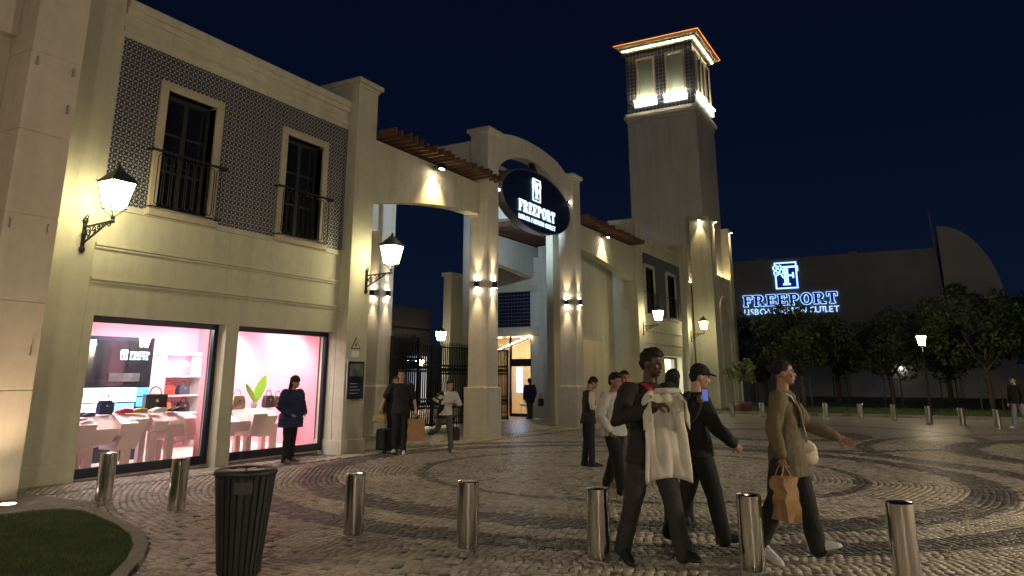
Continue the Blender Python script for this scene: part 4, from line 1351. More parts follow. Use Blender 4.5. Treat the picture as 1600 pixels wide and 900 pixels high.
# ================================================================== GATE
def gate_panel(label, x0, x1, y, z0, z1, sp=.118, group='black iron gate leaves'):
    T = thing('iron_gate', label, 'gate', ((x0 + x1) / 2, y, z0), group)
    fr = MB()
    fr.box(x0, x0 + .07, y - .035, y + .035, z0, z1); fr.box(x1 - .07, x1, y - .035, y + .035, z0, z1)
    for zz, hh in ((z0 + .06, .06), (z0 + .62, .035), (z0 + .95, .035), (z1 - 1.02, .035), (z1 - .70, .035), (z1 - .05, .05)):
        fr.box(x0 + .07, x1 - .07, y - .02, y + .02, zz - hh / 2, zz + hh / 2)
    obj('frame', fr, 'black', T)
    n = int((x1 - x0 - .14) / sp)
    st = (x1 - x0 - .14) / n
    bm = MB(); bm.box(-.024, .024, -.014, .014, z0 + .09, z1 - .07)
    bm.add([(p[0], p[1], p[2]) for p in MB().lathe([(.004, z1 + .14), (.022, z1 + .03), (.012, z1 - .03)][::-1], 6).v], MB().lathe([(.004, 1), (.022, 0), (.012, -1)], 6).f)
    bm.ell((0, 0, z0 + .30), (.03, .03, .06), 6, 5)
    bme = bm.mesh('bar'); bme.materials.append(M['black'])
    r = st * .5
    omes = []
    for zc in (z0 + .785, z1 - .86):
        dm = MB()
        pts = [(r * .92 * math.cos(PI * k / 6), 0, zc + .135 * math.sin(PI * k / 6)) for k in range(13)]
        dm.tube(pts, .014, 5, cap=False)
        dm.tube([(-r, 0, zc - .14), (0, 0, zc), (r, 0, zc + .14)], .012, 5); dm.tube([(-r, 0, zc + .14), (0, 0, zc), (r, 0, zc - .14)], .012, 5)
        dme = dm.mesh('ornament'); dme.materials.append(M['black']); omes.append(dme)
    for i in range(1, n):
        o = bpy.data.objects.new('bar', bme); COL.objects.link(o); o.parent = T
        o.location = (x0 + .07 + i * st - (x0 + x1) / 2, 0, -z0)
    for i in range(2 * n):
        o = bpy.data.objects.new('ornament', omes[i % 2]); COL.objects.link(o); o.parent = T
        i = i // 2
        o.location = (x0 + .07 + (i + .5) * st - (x0 + x1) / 2, 0, -z0)
    return T
gate_panel('iron gate leaf beside the rear pillar, left of the man with shopping bags', 20.08, 22.55, 15.85, -.12, 2.78)
gate_panel('iron gate leaf behind the woman with raised arms', 22.6, 25.22, 15.85, -.14, 2.70)
gate_panel('iron gate leaf right of the nearest gate pillar', 26.05, 28.1, 15.85, -.15, 2.70)
fl_ = gate_panel('folded iron gate leaf standing in front of the left one', 19.75, 21.3, 15.55, -.12, 2.90, .11)
dg_ = gate_panel('dark folded gate leaf beside the right gate pillar', 30.9, 31.9, 14.9, -.15, 2.80, .10)

# ================================================================== REAR COURT
T = thing('inner_shop', 'inner shop with navy tile panel and warm lit glass front beyond the gate', 'building', (30.6, 17, -.17))
b = wall_holes(MB(), 15.65, 19.5, -.4, 7.0, [(16.05, 18.2, -.4, 3.40)], 30.6, 31.0, 'y')
b.box(30.55, 31.9, 15.15, 15.65, -.4, 7.5)
obj('wall', b, 'stucco_white', T, bevel=.01)
b = MB(); b.box(30.53, 30.6, 15.66, 19.5, 3.41, 3.80); b.box(30.53, 30.6, 15.66, 19.5, 5.45, 5.75)
obj('band', b, 'stucco', T, bevel=.01)
tl = MB()
for i in range(13):
    for j in range(10):
        y, z = 16.08 + i * .165, 3.82 + j * .162
        tl.box(30.585 - random.uniform(.0, .005), 30.599, y + .006, y + .159, z + .006, z + .156)
obj('wall_tiles', tl, 'tile_navy', T, kind='stuff')
f = MB()
f.box(30.70, 30.78, 16.06, 16.14, -.17, 3.4); f.box(30.70, 30.78, 17.15, 17.25, -.17, 3.4); f.box(30.70, 30.78, 16.14, 17.15, 2.05, 2.38); f.box(30.70, 30.78, 16.14, 17.15, -.17, -.03)
fr = obj('glass_front', f, 'frame_blue', T)
p = MB(); p.add([(30.74, 16.14, -.03), (30.74, 16.14, 2.05), (30.74, 17.15, 2.05), (30.74, 17.15, -.03)], [(0, 1, 2, 3)])
obj('pane', p, 'glass', fr)
p = MB(); p.add([(30.74, 16.14, 2.38), (30.74, 16.14, 3.4), (30.74, 17.15, 3.4), (30.74, 17.15, 2.38)], [(0, 1, 2, 3)])
obj('pane', p, 'glass', fr)
M['warmwall'] = mat('warm ochre interior wall', (0.75, 0.48, 0.22), 0.7, var=.06, vscale=2)
rm = MB(); rm.box(31.0, 34.2, 14.9, 15.0, -.17, 3.5); rm.box(34.1, 34.2, 15.0, 20, -.17, 3.5); rm.box(31.0, 34.1, 19.9, 20, -.17, 3.5); rm.box(31.0, 34.2, 14.9, 20, 3.5, 3.6); rm.box(31.0, 34.2, 14.9, 20, -.3, -.16)
obj('interior', rm, 'warmwall', T)
b = MB()
for k in range(4):
    b.box(32.0, 32.6, 15.4 + k * 1.1, 16.0 + k * 1.1, 3.46, 3.49)
obj('ceiling_panel', b, emat('warm ceiling panel', (1, .72, .38), 7.0), T)
b = MB(); b.box(30.95, 30.98, 16.72, 16.98, .9, 1.98)
obj('screen', b, emat('blue white screen', (.45, .65, 1.0), 5.0), T)
# string lights under the awning
aw = thing('awning', 'striped awning edge with string lights inside the inner shop window', 'awning', (30.5, 17, 2.9))
sp = [(30.45, 18.0 - k * .21, 2.62 + .66 * (k / 9)) for k in range(10)]
obj('cable', MB().tube(sp, .03, 6), 'black', aw)
for q in sp[1:]:
    obj('bulb', MB().ell((q[0] + .06, q[1], q[2] + .08), (.07, .10, .05), 8, 6), emat('string bulb', (1, .78, .5), 4.0), aw)
ch = thing('lounge_chair', 'pale lounge chair inside the warm lit shop window', 'chair', (31.4, 16.6, -.16))
cm = mat('pale chair shell', (.7, .62, .55), .5)
b = MB(); b.loft([[(31.15, 16.25, .28), (31.15, 16.95, .28), (31.75, 16.95, .22), (31.75, 16.25, .22)], [(31.15, 16.25, .40), (31.15, 16.95, .40), (31.75, 16.95, .34), (31.75, 16.25, .34)]])
obj('seat', b, cm, ch, bevel=.03)
b = MB(); b.loft([[(31.62, 16.25, .35), (31.62, 16.95, .35), (31.72, 16.95, .35), (31.72, 16.25, .35)], [(31.82, 16.3, .95), (31.82, 16.9, .95), (31.90, 16.9, .95), (31.90, 16.3, .95)]])
obj('backrest', b, cm, ch, bevel=.03)
for (x, y) in ((31.2, 16.3), (31.2, 16.9), (31.7, 16.3), (31.7, 16.9)):
    obj('leg', MB().tube([(x, y, -.16), (x + .02, y, .28)], .018, 6), 'steel_dull', ch)

# court buildings seen over the gate
T = thing('court_building', 'dark low building across the court beyond the gate', 'building', (40, 29, 0))
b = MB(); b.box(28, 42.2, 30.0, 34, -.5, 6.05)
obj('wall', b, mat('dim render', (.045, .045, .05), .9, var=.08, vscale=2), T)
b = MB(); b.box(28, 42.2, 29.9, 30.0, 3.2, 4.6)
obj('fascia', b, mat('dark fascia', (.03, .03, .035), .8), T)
lit = emat('dim bluish shop light', (.55, .68, 1.0), .34); lit2 = emat('dim grey shop light', (.8, .8, .75), .22); lit3 = emat('deep blue shop light', (.10, .22, 1.0), .40)
cy = 28.2
for k in range(15):
    b = MB(); b.box(cy + k * .93, cy + k * .93 + .86, 29.95, 29.99, -.1, 2.9)
    obj('lit_window', b, (lit, lit2, lit, lit3, lit2, lit)[(k * 5) % 6], T)
T = thing('court_tower', 'pale square stair block rising beyond the gate', 'building', (42.6, 28, 0))
b = MB(); b.box(41.8, 44.0, 28, 28.6, -.5, 8.2); b.box(44.0, 46, 28.3, 28.6, -.5, 7.9)
obj('wall', b, 'stucco', T)
b = MB(); b.box(41.65, 44.15, 27.85, 28.7, 8.2, 8.45)
obj('cap', b, 'stucco_white', T)
T = thing('court_hall', 'cream hall gable visible under the rear arch', 'building', (45, 24, 0))
b = MB(); b.box(45, 56, 23.5, 26.5, -.5, 7.2); b.box(47, 50.2, 23.4, 23.9, 7.2, 9.0)
obj('wall', b, 'stucco', T)
b = MB(); b.prism([(-.3, 0), (3.5, 0), (1.6, 1.2)], (52, 23.3, 7.2), (1, 0, 0), (0, 0, 1), (0, 1, 0), 6)
obj('gable', b, 'dark_frame', T)

# ================================================================== FAR BUILDING
FX = 75.0
T = thing('far_hall', 'large dark flat hall beyond the trees carrying the blue neon sign', 'building', (FX, 8, -.2))
fm_ = mat('dim concrete cladding', (.31, .295, .275), .9, var=.06, vscale=.6, var2=.1, v2scale=.15)
b = MB()
ycut = [24, 18.5, 13, 7.5, 3, -1.15]
for i in range(len(ycut) - 1):
    q = MB(); q.box(FX, FX + 25, ycut[i + 1] + .012, ycut[i] - .012, -1, 12.68)
    obj('cladding_panel', q, fm_, T)
b = MB(); b.box(FX + .05, FX + 25, -1.1, 24, -1, 12.6)
obj('core', b, fm_, T)
for (y, ) in ((13.5,), (5.2,)):
    b = MB(); b.box(FX + .4, FX + 1.2, y, y + .7, 12.68, 12.95)
    obj('roof_unit', b, fm_, T)
b = MB(); b.box(FX - .25, FX, -12, 6.9, -1, 2.6)
obj('ground_wall', b, mat('pale rendered wall', (.42, .42, .38), .9, var=.1, vscale=.8), T)
b = MB(); b.box(FX - .2, FX, 5.0, 6.5, 4.4, 5.7)
obj('lit_panel', b, mat('pale rendered wall', (.42, .42, .38), .9), T)
T = thing('curved_hall', 'dark curved shell roof with a mast at the right of the far hall', 'building', (FX, -4, -.2))
pl = [(-1.45, -1)] + [(-1.45 - 4.35 * math.sin(PI / 2 * k / 14) ** 1.0, 7.2 + 7.3 * math.cos(PI / 2 * k / 14)) for k in range(15)] + [(-5.8, -1)]
b = MB(); b.prism(pl, (FX - .5, 0, 0), (0, 1, 0), (0, 0, 1), (1, 0, 0), 20)
obj('shell', b, mat('dim curved cladding', (.46, .43, .39), .9, var=.08, vscale=.4), T)
b = MB(); b.tube([(FX - .7, -1.55, -.5), (FX - .7, -1.0, 15.8)], [.10, .05], 8)
obj('mast', b, 'steel_dull', T)
# neon sign on the far hall
T = thing('neon_sign', 'blue halo lit letters and logo on the far hall wall', 'sign', (FX - .1, 11, 9))
neon = emat('blue neon halo', (.28, .52, 1.0), 0.75)
navy = mat('dark letter face', (.004, .008, .05), .4, emis=(.02, .05, .5), estr=.06)
U, Vv, Nn = (0, -1, 0), (0, 0, 1), (-1, 0, 0)
wd = [letter_polys(c)[1] for c in 'FREEPORT']; LH = 1.0; gap = .16
kx = 8.5 / (sum(wd) * LH + gap * 7)
y = 15.75
for c, w in zip('FREEPORT', wd):
    back, _ = letters_mesh(c, (FX - .02, y, 8.22), (0, -kx, 0), Vv, Nn, LH, .05, .055)
    lo = obj('letter', back, neon, T)
    frn, _ = letters_mesh(c, (FX - .072, y, 8.22), (0, -kx, 0), Vv, Nn, LH, .05, -.022)
    obj('letter_face', frn, navy, lo)
    y -= (w + gap) * LH * kx
place_text(T, 'LISBOA FASHION OUTLET', .80, (FX - .05, 15.75, 7.40), U, Vv, 8.5, emat('blue neon thin', (.34, .58, 1.0), 0.5), .02, 'letter')
logo(T, (FX - .02, 12.85, 9.75), (0, -1.12, 0), Vv, Nn, 2.55, neon, .05, .12)
o_ = Vector((FX - .075, 12.85, 9.75))
q = MB(); q.box(FX - .012, FX - .006, 10.45, 12.5, 9.85, 12.2)
obj('logo_ground', q, navy, T)
# bulkhead light behind the trees
t = thing('bulkhead_light', 'bright wall light on the pale wall behind the trees', 'lamp', (FX - .4, 2.5, 2.2))
obj('lens', MB().ell((FX - .45, 2.7, 2.25), (.16, .16, .16), 10, 7), emat('bulkhead lens', (1, .92, .8), 3), t)
obj('bracket', MB().box(FX - .4, FX - .25, 2.6, 2.8, 2.2, 2.4), 'black', t)

# ================================================================== TREES
def crown_mesh(seed, R, Hc, nclump, nleaf, size, name='crown'):
    r = np.random.default_rng(seed)
    cl = []
    while len(cl) < nclump:
        p = r.uniform(-1, 1, 3)
        d = np.linalg.norm(p)
        if d < 1 and d > .25:
            cl.append(p * np.array([R, R, Hc]))
    cl = np.array(cl); cr = r.uniform(.16, .34, nclump) * R
    idx = r.integers(0, nclump, nleaf)
    off = r.normal(0, 1, (nleaf, 3)); off /= np.linalg.norm(off, axis=1)[:, None]
    P = cl[idx] + off * (cr[idx] * r.uniform(.35, 1.0, nleaf) ** .5)[:, None] * np.array([1, 1, .75])
    a = r.normal(0, 1, (nleaf, 3)); a /= np.linalg.norm(a, axis=1)[:, None]
    b_ = np.cross(a, r.normal(0, 1, (nleaf, 3))); b_ /= np.linalg.norm(b_, axis=1)[:, None]
    s = (r.uniform(.6, 1.3, nleaf) * size)[:, None]
    V = np.stack([P - a * s, P + b_ * s * .45, P + a * s, P - b_ * s * .45], 1).reshape(-1, 3)
    me = bpy.data.meshes.new(name)
    me.from_pydata(V.tolist(), [], np.arange(4 * nleaf).reshape(-1, 4).tolist())
    return me
crowns = [crown_mesh(s, 2.7, 1.95, 46, 5200, .13) for s in (3, 5, 9)]
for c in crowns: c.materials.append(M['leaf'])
def trunk_mesh(h, seed, r=.13):
    rr = random.Random(seed); m = MB()
    m.tube([(0, 0, -.2), (.02, 0, h * .4), (rr.uniform(-.08, .08), rr.uniform(-.08, .08), h), (rr.uniform(-.2, .2), rr.uniform(-.2, .2), h + 1.3)], [r * 1.25, r, r * .8, r * .35], 8)
    for k in range(6):
        a = rr.uniform(0, 2 * PI); l = rr.uniform(.9, 1.8)
        m.tube([(0, 0, h - .3 + k * .12), (l * .5 * math.cos(a), l * .5 * math.sin(a), h + .5), (l * math.cos(a), l * math.sin(a), h + rr.uniform(.9, 1.7))], [r * .5, r * .35, r * .12], 6)
    return m
trees = [
 ('round crowned tree in front of the neon sign', 47, 6.9, 2.1, 1.0, 0, True), ('dark tree in the middle of the far lawn, left of the lantern post', 50, 2.4, 2.05, .92, 1, True),
 ('dense tree at the right behind the lantern post', 46.5, -2.3, 2.2, 1.08, 2, True), ('dark tree at the right edge of the picture', 48, -5.6, 2.2, 1.05, 0, True),
 ('tree standing behind the round crowned one, nearer the tower', 56, 11.6, 2.2, 1.0, 1, False), ('tree behind the gap between the first and second far trees', 57, 6.0, 2.2, .95, 2, True),
 ('tree behind the bulkhead light', 58, -.6, 2.1, .9, 0, True), ('low tree at the far right behind the front row', 57, -5.5, 2.1, 1.0, 1, False), ('small tree close behind the tower corner', 52, 9.9, 2.0, .8, 2, True)]
for i, (lb, x, y, h, s, ci, stk) in enumerate(trees):
    T = thing('tree', lb, 'tree', (x, y, -.15), 'trees on the far lawn')
    obj('trunk', trunk_mesh(h * s, i), 'bark', T, world=False, smooth=True)
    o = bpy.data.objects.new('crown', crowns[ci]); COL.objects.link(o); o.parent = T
    o.location = (0, 0, h * s + 1.75 * s); o.scale = (s, s, s); o.rotation_euler = (0, 0, i * 1.3)
    if stk:
        for k in range(3):
            a = 2 * PI * k / 3 + i
            obj('stake', MB().tube([(.55 * math.cos(a), .55 * math.sin(a), -.1), (.50 * math.cos(a), .50 * math.sin(a), 1.75)], .035, 6), 'bark', T, world=False)
        cb = MB()
        for k in range(3):
            a, c = 2 * PI * k / 3 + i, 2 * PI * (k + 1) / 3 + i
            cb.bar((.5 * math.cos(a), .5 * math.sin(a), 1.6), (.5 * math.cos(c), .5 * math.sin(c), 1.6), .05)
        obj('crossbar', cb, 'bark', T, world=False)
T = thing('potted_tree', 'small round topped tree in a clay pot by the tower', 'plant', (39.6, 8.7, -.17))
obj('pot', MB().lathe([(.30, 0), (.36, .10), (.46, .38), (.47, .48), (.43, .52), (.40, .50), (.38, .44)], 20), mat('brown clay pot', (.13, .05, .03), .6, var=.2, vscale=6), T, world=False, smooth=True)
obj('trunk', MB().tube([(0, 0, .4), (.03, .02, .9), (0, 0, 1.55)], [.055, .045, .04], 8), mat('pale trunk', (.32, .27, .20), .8), T, world=False)
cm_ = crown_mesh(21, .80, .60, 30, 4200, .060); cm_.materials.append(M['leaf2'])
o = bpy.data.objects.new('crown', cm_); COL.objects.link(o); o.parent = T; o.location = (0, 0, 2.0)

# ================================================================== BOLLARDS, BINS
def bollard(label, x, y, z, h=.61, r=.105, group='', lean=(0, 0)):
    T = thing('bollard', label, 'bollard', (x, y, z), group)
    obj('post', bol_post, None, T, world=False); obj('cap', bol_cap, None, T, world=False); obj('base_ring', bol_ring, None, T, world=False)
    T.scale = (r / .105, r / .105, h / .61)
    T.rotation_euler = (lean[0], lean[1], random.uniform(0, 6))
    return T
bol_post = MB().lathe([(.105, -.05), (.105, .575)], 28, cap=False).mesh('post', True); bol_post.materials.append(M['steel'])
bol_cap = MB().lathe([(.105, .575), (.105, .598), (.098, .606), (.06, .612), (.002, .614)], 28).mesh('cap', False); bol_cap.materials.append(M['steel'])
bol_ring = MB().lathe([(.108, -.04), (.118, .001), (.106, .006)], 28, cap=False).mesh('base_ring', True); bol_ring.materials.append(M['steel_dull'])
near_b = [((6.53, 9.82), 'near steel bollard at far left, in front of the left shop window pane'), ((6.55, 8.39), 'near steel bollard second from the left, left of the slatted bin'),
          ((6.50, 5.52), 'near steel bollard right of the slatted bin'), ((6.55, 4.14), 'near steel bollard standing alone in mid plaza, fourth from the left'),
          ((6.75, 2.86), 'near steel bollard just left of the man holding a shirt'), ((7.02, 1.56), 'near steel bollard left of the woman in the olive blazer'),
          ((7.22, .40), 'near steel bollard at the lower right, right of the woman in the blazer')]
for (x, y), lb in near_b:
    bollard(lb, x, y, gz(x), group='near row of steel bollards')
far_b = [((34.9, 8.2), 'far bollard left of the potted tree'), ((35.5, 7.0), 'far bollard right of the potted tree'), ((36.0, 5.75), 'far bollard behind the woman in the blazer'), ((36.3, 4.46), 'far bollard first right of the woman in the blazer'),
         ((36.1, 3.06), 'far bollard second right of the woman in the blazer'), ((36.0, 1.78), 'far bollard left of the lantern post'), ((34.4, .48), 'far bollard just at the lantern post'), ((33.2, -.6), 'far bollard right of the lantern post'), ((32.2, -1.66), 'far bollard nearest the right edge')]
for (x, y), lb in far_b:
    bollard(lb, x, y, -.17, h=.64, r=.12, group='far row of steel bollards')

T = thing('litter_bin', 'dark slatted tapered litter bin in the left foreground', 'bin', (4.76, 5.25, 0))
bm_ = mat('dark bin plastic', (.022, .023, .026), .5, var=.2, vscale=6, bump=.15, bscale=60)
obj('body', MB().lathe([(.155, .0), (.16, .02), (.232, .80)], 32, cap=False), bm_, T, world=False, smooth=True)
ns = 26
for k in range(ns):
    a = 2 * PI * k / ns; ca, sa = math.cos(a), math.sin(a)
    s = MB(); wv = .36
    def P(r, z, t): return (r * math.cos(a + t), r * math.sin(a + t), z)
    dt0 = PI / ns * .80
    s.loft([[P(.158, .03, -dt0), P(.158, .03, dt0), P(.172, .03, dt0 * .8), P(.172, .03, -dt0 * .8)], [P(.233, .79, -dt0), P(.233, .79, dt0), P(.247, .79, dt0 * .8), P(.247, .79, -dt0 * .8)]])
    obj('slat', s, bm_, T, world=False)
obj('rim', MB().lathe([(.236, .785), (.256, .79), (.260, .815), (.252, .832), (.225, .838), (.15, .832), (.14, .80), (.14, .70)], 36, cap=False), bm_, T, world=False, smooth=True)
obj('liner', MB().lathe([(.135, .60), (.138, .80)], 24), mat('bin liner shade', (.01, .01, .01), .9), T, world=False)
b = MB()
for k in range(3):
    a = PI * k / 3 + .3
    b.bar((.2 * math.cos(a), .2 * math.sin(a), .826), (-.2 * math.cos(a), -.2 * math.sin(a), .826), .022, .012)
obj('ash_grid', b, 'steel_dull', T, world=False)
b = MB(); b.loft([[(-.165 * math.cos(t) - .0, -.215 * 0 - 0, 0) for t in (0,)] * 3] * 2) if False else None
pa = -2.35
lbm = MB(); lbm.add([(.2425 * math.cos(pa + t), .2425 * math.sin(pa + t), .66) for t in (-.3, -.15, 0, .15, .3)] + [(.2535 * math.cos(pa + t), .2535 * math.sin(pa + t), .755) for t in (-.3, -.15, 0, .15, .3)], [(i, i + 1, i + 6, i + 5) for i in range(4)])
obj('label_plate', lbm, mat('worn bin label', (.05, .05, .055), .6), T, world=False)
T = thing('litter_bin', 'reddish brown second bin almost hidden behind the slatted one', 'bin', (5.585, 6.10, 0))
rb_ = mat('brown bin steel', (.05, .022, .018), .5)
obj('body', MB().box(-.11, .11, -.11, .11, .0, .66), rb_, T, world=False, bevel=.015)
obj('lid', MB().box(-.125, .125, -.125, .125, .663, .70), rb_, T, world=False, bevel=.012)

# ================================================================== SHOP INTERIOR
R0 = MB(); RX0, RX1, RY0, RY1, RZ = 6.82, 13.15, 12.42, 16.6, 2.98
T = thing('shop_interior', 'pink painted sales room behind the near shop windows', 'room', (10, 14, 0))
b = MB(); b.box(RX0, RX1, RY1, RY1 + .05, 0.0, RZ); b.box(RX0 - .02, RX0 + .03, RY0, RY1, 0, RZ); b.box(RX1 - .03, RX1 + .02, RY0, RY1, 0, RZ)
obj('wall', b, 'pink', T)
b = MB(); b.box(RX0, RX1, RY0, RY1, RZ, RZ + .05)
obj('ceiling', b, 'pink', T)
for k in range(28):
    y = YG + .08 + k * .158
    b = MB(); b.box(RX0, RX1, y, y + .155, -.04, .012 + random.uniform(0, .002))
    obj('floor_board', b, 'pinkfloor', T)
b = MB(); b.box(RX0, RX1, RY1 - .02, RY1, .012, .10); b.box(RX1 - .05, RX1 - .03, RY0, RY1, .012, .10)
obj('skirting', b, 'white', T)
b = MB(); b.box(10.06 - .02, 10.36 + .02, 12.40, 12.55, .0, RZ)
obj('window_post', b, 'pink', T)
# track lights
def track_light(label, x, y, aim, e):
    t = thing('track_light', label, 'lamp', (x, y, RZ), 'white track lights in the pink shop')
    b = MB(); b.tube([(x, y, RZ), (x, y, RZ - .12)], .012, 6)
    d = Vector(aim).normalized(); p = Vector((x, y, RZ - .16))
    b.tube([p - d * .08, p + d * .09], .045, 12)
    obj('head', b, 'white', t)
    l = MB(); l.tube([p + d * .0905, p + d * .093], .04, 12)
    obj('lens', l, emat('track lens', (1, .95, .92), 40), t)
    spot('spot', tuple(p + d * .11), tuple(d), e, 165, (1, .90, .86), .5, .05, t)
names = ('far left end of the near window', 'second from left in the near window', 'right side of the near window', 'left in the right window', 'centre of the right window', 'deep at the back left', 'deep at the back middle', 'deep at the back right')
for i, (x, y, aim) in enumerate(((8.0, 13.3, (.2, .3, -1)), (9.0, 13.6, (.3, -.2, -1)), (10.0, 13.2, (-.2, .4, -1)), (11.2, 13.0, (.3, .3, -1)), (12.3, 13.2, (.2, .5, -1)), (9.2, 15.4, (0, .3, -1)), (10.9, 15.0, (.2, .5, -1)), (12.3, 15.2, (.2, .4, -1)))):
    track_light('white track light, ' + names[i], x, y, aim, 48)
# partition with dark screen
T = thing('display_wall', 'dark mirror screen wall with glowing light boxes below, inside the near window', 'display', (8.6, 14, 0))
b = MB(); b.box(6.9, 10.02, 14.02, 14.12, .012, 2.36)
obj('panel', b, 'frame_blue', T)
b = MB(); b.box(6.9, 9.94, 14.005, 14.018, 1.42, 2.28)
obj('screen', b, mat('dark mirror screen', (.02, .02, .024), .08, spec=.8, var=.3, vscale=2), T)
for (x0, x1, z0, z1, c, s) in ((8.2, 9.36, 1.12, 1.38, (.85, .93, 1), 2.6), (9.39, 9.55, 1.12, 1.38, (.85, .93, 1), 2.2), (9.58, 9.72, 1.12, 1.38, (.85, .93, 1), 2.0), (9.75, 10.0, 1.22, 1.38, (.05, .32, 1), 1.6), (9.75, 10.0, 1.02, 1.19, (.05, .32, 1), 1.6), (8.2, 9.25, .86, 1.09, (.85, .93, 1), 2.4), (9.3, 9.7, .86, 1.09, (.2, .4, .8), .8)):
    b = MB(); b.box(x0, x1, 13.985, 14.004, z0, z1)
    obj('light_box', b, emat('light box %d' % int(x0 * 100 + z0 * 10), c, s), T)
me = text_mesh('BUY VINTAGE', .13); me.materials.append(mat('pale grey print', (.35, .37, .40), .6))
o = bpy.data.objects.new('print', me); COL.objects.link(o); o.parent = T; o.matrix_parent_inverse = Matrix.Translation(-WPOS[T.name])
o.rotation_euler = (PI / 2, 0, 0); o.location = (8.95, 13.975, 1.20)
blu = emat('painted sign reflection', (.45, .80, 1.0), 2.4)  # glowing letters and logo painted as a sign's reflection in the dark screen
x = 9.50
for c in 'FREEP':
    mb_, w = letters_mesh(c, (x, 14.003, 1.98), (1, 0, 0), (0, 0, 1), (0, -1, 0), .10, .003)
    obj('letter', mb_, blu, T); x += (w + .06) * .10
place_text(T, 'LISBOA FAS', .06, (9.50, 14.0, 1.92), (1, 0, 0), (0, 0, 1), .42, blu, .001, 'letter')
logo(T, (9.29, 14.003, 1.92), (1, 0, 0), (0, 0, 1), (0, -1, 0), .19, blu, .003, .012)
b = MB(); b.box(9.10, 9.75, 13.985, 14.0, 1.50, 1.66)
obj('poster_shape', b, mat('grey poster shape', (.09, .09, .10), .5, var=.5, vscale=5), T)
# shelves
T = thing('shelf_unit', 'white and pink shelf unit with bags and shoes at the back of the pink shop', 'shelf', (11.9, 15.5, 0))
b = MB()
for x in (11.22, 12.30): b.box(x, x + .09, 15.3, 15.75, .012, 2.08)
b.box(11.2, 12.42, 15.28, 15.77, 2.08, 2.15)
obj('frame', b, 'white', T)
for z in (.35, .76, 1.15, 1.58):
    b = MB(); b.box(11.31, 12.30, 15.3, 15.75, z, z + .035); obj('shelf', b, 'white', T)
b = MB(); b.box(11.31, 12.30, 15.74, 15.755, .1, 2.08); obj('back_panel', b, 'pink', T)
b = MB()
for x in (12.55, 13.0): b.box(x, x + .09, 15.3, 15.75, .012, 2.08)
b.box(12.53, 13.11, 15.28, 15.77, 2.08, 2.15)
T2 = thing('shelf_unit', 'narrow white shelf unit right of the wide one', 'shelf', (12.8, 15.5, 0))
obj('frame', b, 'white', T2)
for z in (.35, .76, 1.15, 1.58):
    b = MB(); b.box(12.64, 13.0, 15.3, 15.75, z, z + .035); obj('shelf', b, 'white', T2)

def bag(label, x, y, z, w, d, h, col, handle=True, top=.8):
    t = thing('handbag', label, 'bag', (x, y, z), 'bags and shoes on display')
    m = mat('leather %.2f %.2f %.2f' % col, col, .45, var=.1, vscale=12)
    def rg(k, zz): return [(-w / 2 * k, -d / 2 * k, zz), (w / 2 * k, -d / 2 * k, zz), (w / 2 * k, d / 2 * k, zz), (-w / 2 * k, d / 2 * k, zz)]
    obj('body', MB().loft([rg(.94, 0), rg(1, h * .15), rg(.98, h * .6), rg(top, h)]), m, t, world=False, bevel=.015)
    if handle:
        pts = [(w * .28 * math.cos(PI * k / 8), 0, h * .97 + h * .45 * math.sin(PI * k / 8)) for k in range(9)]
        obj('handle', MB().tube(pts, .010, 6), m, t, world=False)
    b = MB(); b.box(-w * .06, w * .06, -d / 2 - .006, -d / 2 + .01, h * .55, h * .7)
    obj('clasp', b, 'steel', t, world=False)
def shoe_pair(label, x, y, z, col, rz=0.0):
    t = thing('shoe_pair', label, 'shoes', (x, y, z), 'bags and shoes on display', rz)
    m = mat('shoe %.2f %.2f %.2f' % col, col, .45)
    for s in (-.06, .06):
        b = MB(); b.loft([[(s - .04, -.12, .0), (s + .04, -.12, .0), (s + .04, -.12, .07), (s - .04, -.12, .07)], [(s - .045, 0, 0), (s + .045, 0, 0), (s + .035, 0, .085), (s - .035, 0, .085)], [(s - .04, .12, 0), (s + .04, .12, 0), (s + .028, .12, .05), (s - .028, .12, .05)], [(s - .02, .16, 0), (s + .02, .16, 0), (s + .012, .16, .025), (s - .012, .16, .025)]])
        obj('shoe', b, m, t, world=False, bevel=.01)
# faceted display tables
def ftable(label, x0, mods, legs):
    t = thing('display_table', label, 'table', (x0, 12.95, 0))
    x = x0
    for i, (w, zt, zb, sk, sh) in enumerate(mods):
        y0 = 12.60 + .07 * (i % 2)
        ch = .10 + .06 * sh
        sec = [(13.30, zt), (12.88, zt), (y0, zt - ch), (y0 + .04, zb + .10 * (sh == 2)), (13.20, zb)]
        rings_ = []
        for xx_, k_ in ((0, 0), (w * .96, 1)):
            rings_.append([(x + xx_ + (sk if z_ < zt - .3 else (sk * .25 if z_ < zt - .01 else 0)) + (.06 * sh if k_ and z_ < zt - .01 and z_ > zt - .3 else 0), y_, z_) for y_, z_ in sec])
        m = MB(); m.loft(rings_)
        obj('facet_block', m, 'pinktable', t)
        x += w * .97
    for lx in legs:
        obj('leg', MB().box(lx, lx + .13, 12.75, 12.85, .012, .6), 'pinktable', t)
        obj('leg', MB().box(lx + .03, lx + .15, 13.1, 13.2, .012, .6), 'pinktable', t)
ftable('pale pink faceted display table in the near window', 7.75, [(.42, .90, .34, -.16, 0), (.40, .93, .36, -.12, 2), (.28, .95, .58, 0, 1), (.40, .95, .34, -.26, 0), (.26, .95, .62, 0, 1), (.34, .94, .40, .12, 2), (.34, .92, .42, .16, 0)], [8.05, 8.75, 9.25, 9.62])
ftable('pale pink faceted display table in the right window', 10.75, [(.38, .86, .42, -.05, 1), (.42, .92, .40, .06, 2), (.40, .93, .38, -.05, 0), (.34, .93, .36, -.15, 1)], [10.95, 11.5, 12.2])
bag('blue bag on the pink table', 8.42, 12.95, .945, .26, .14, .24, (.02, .04, .16))
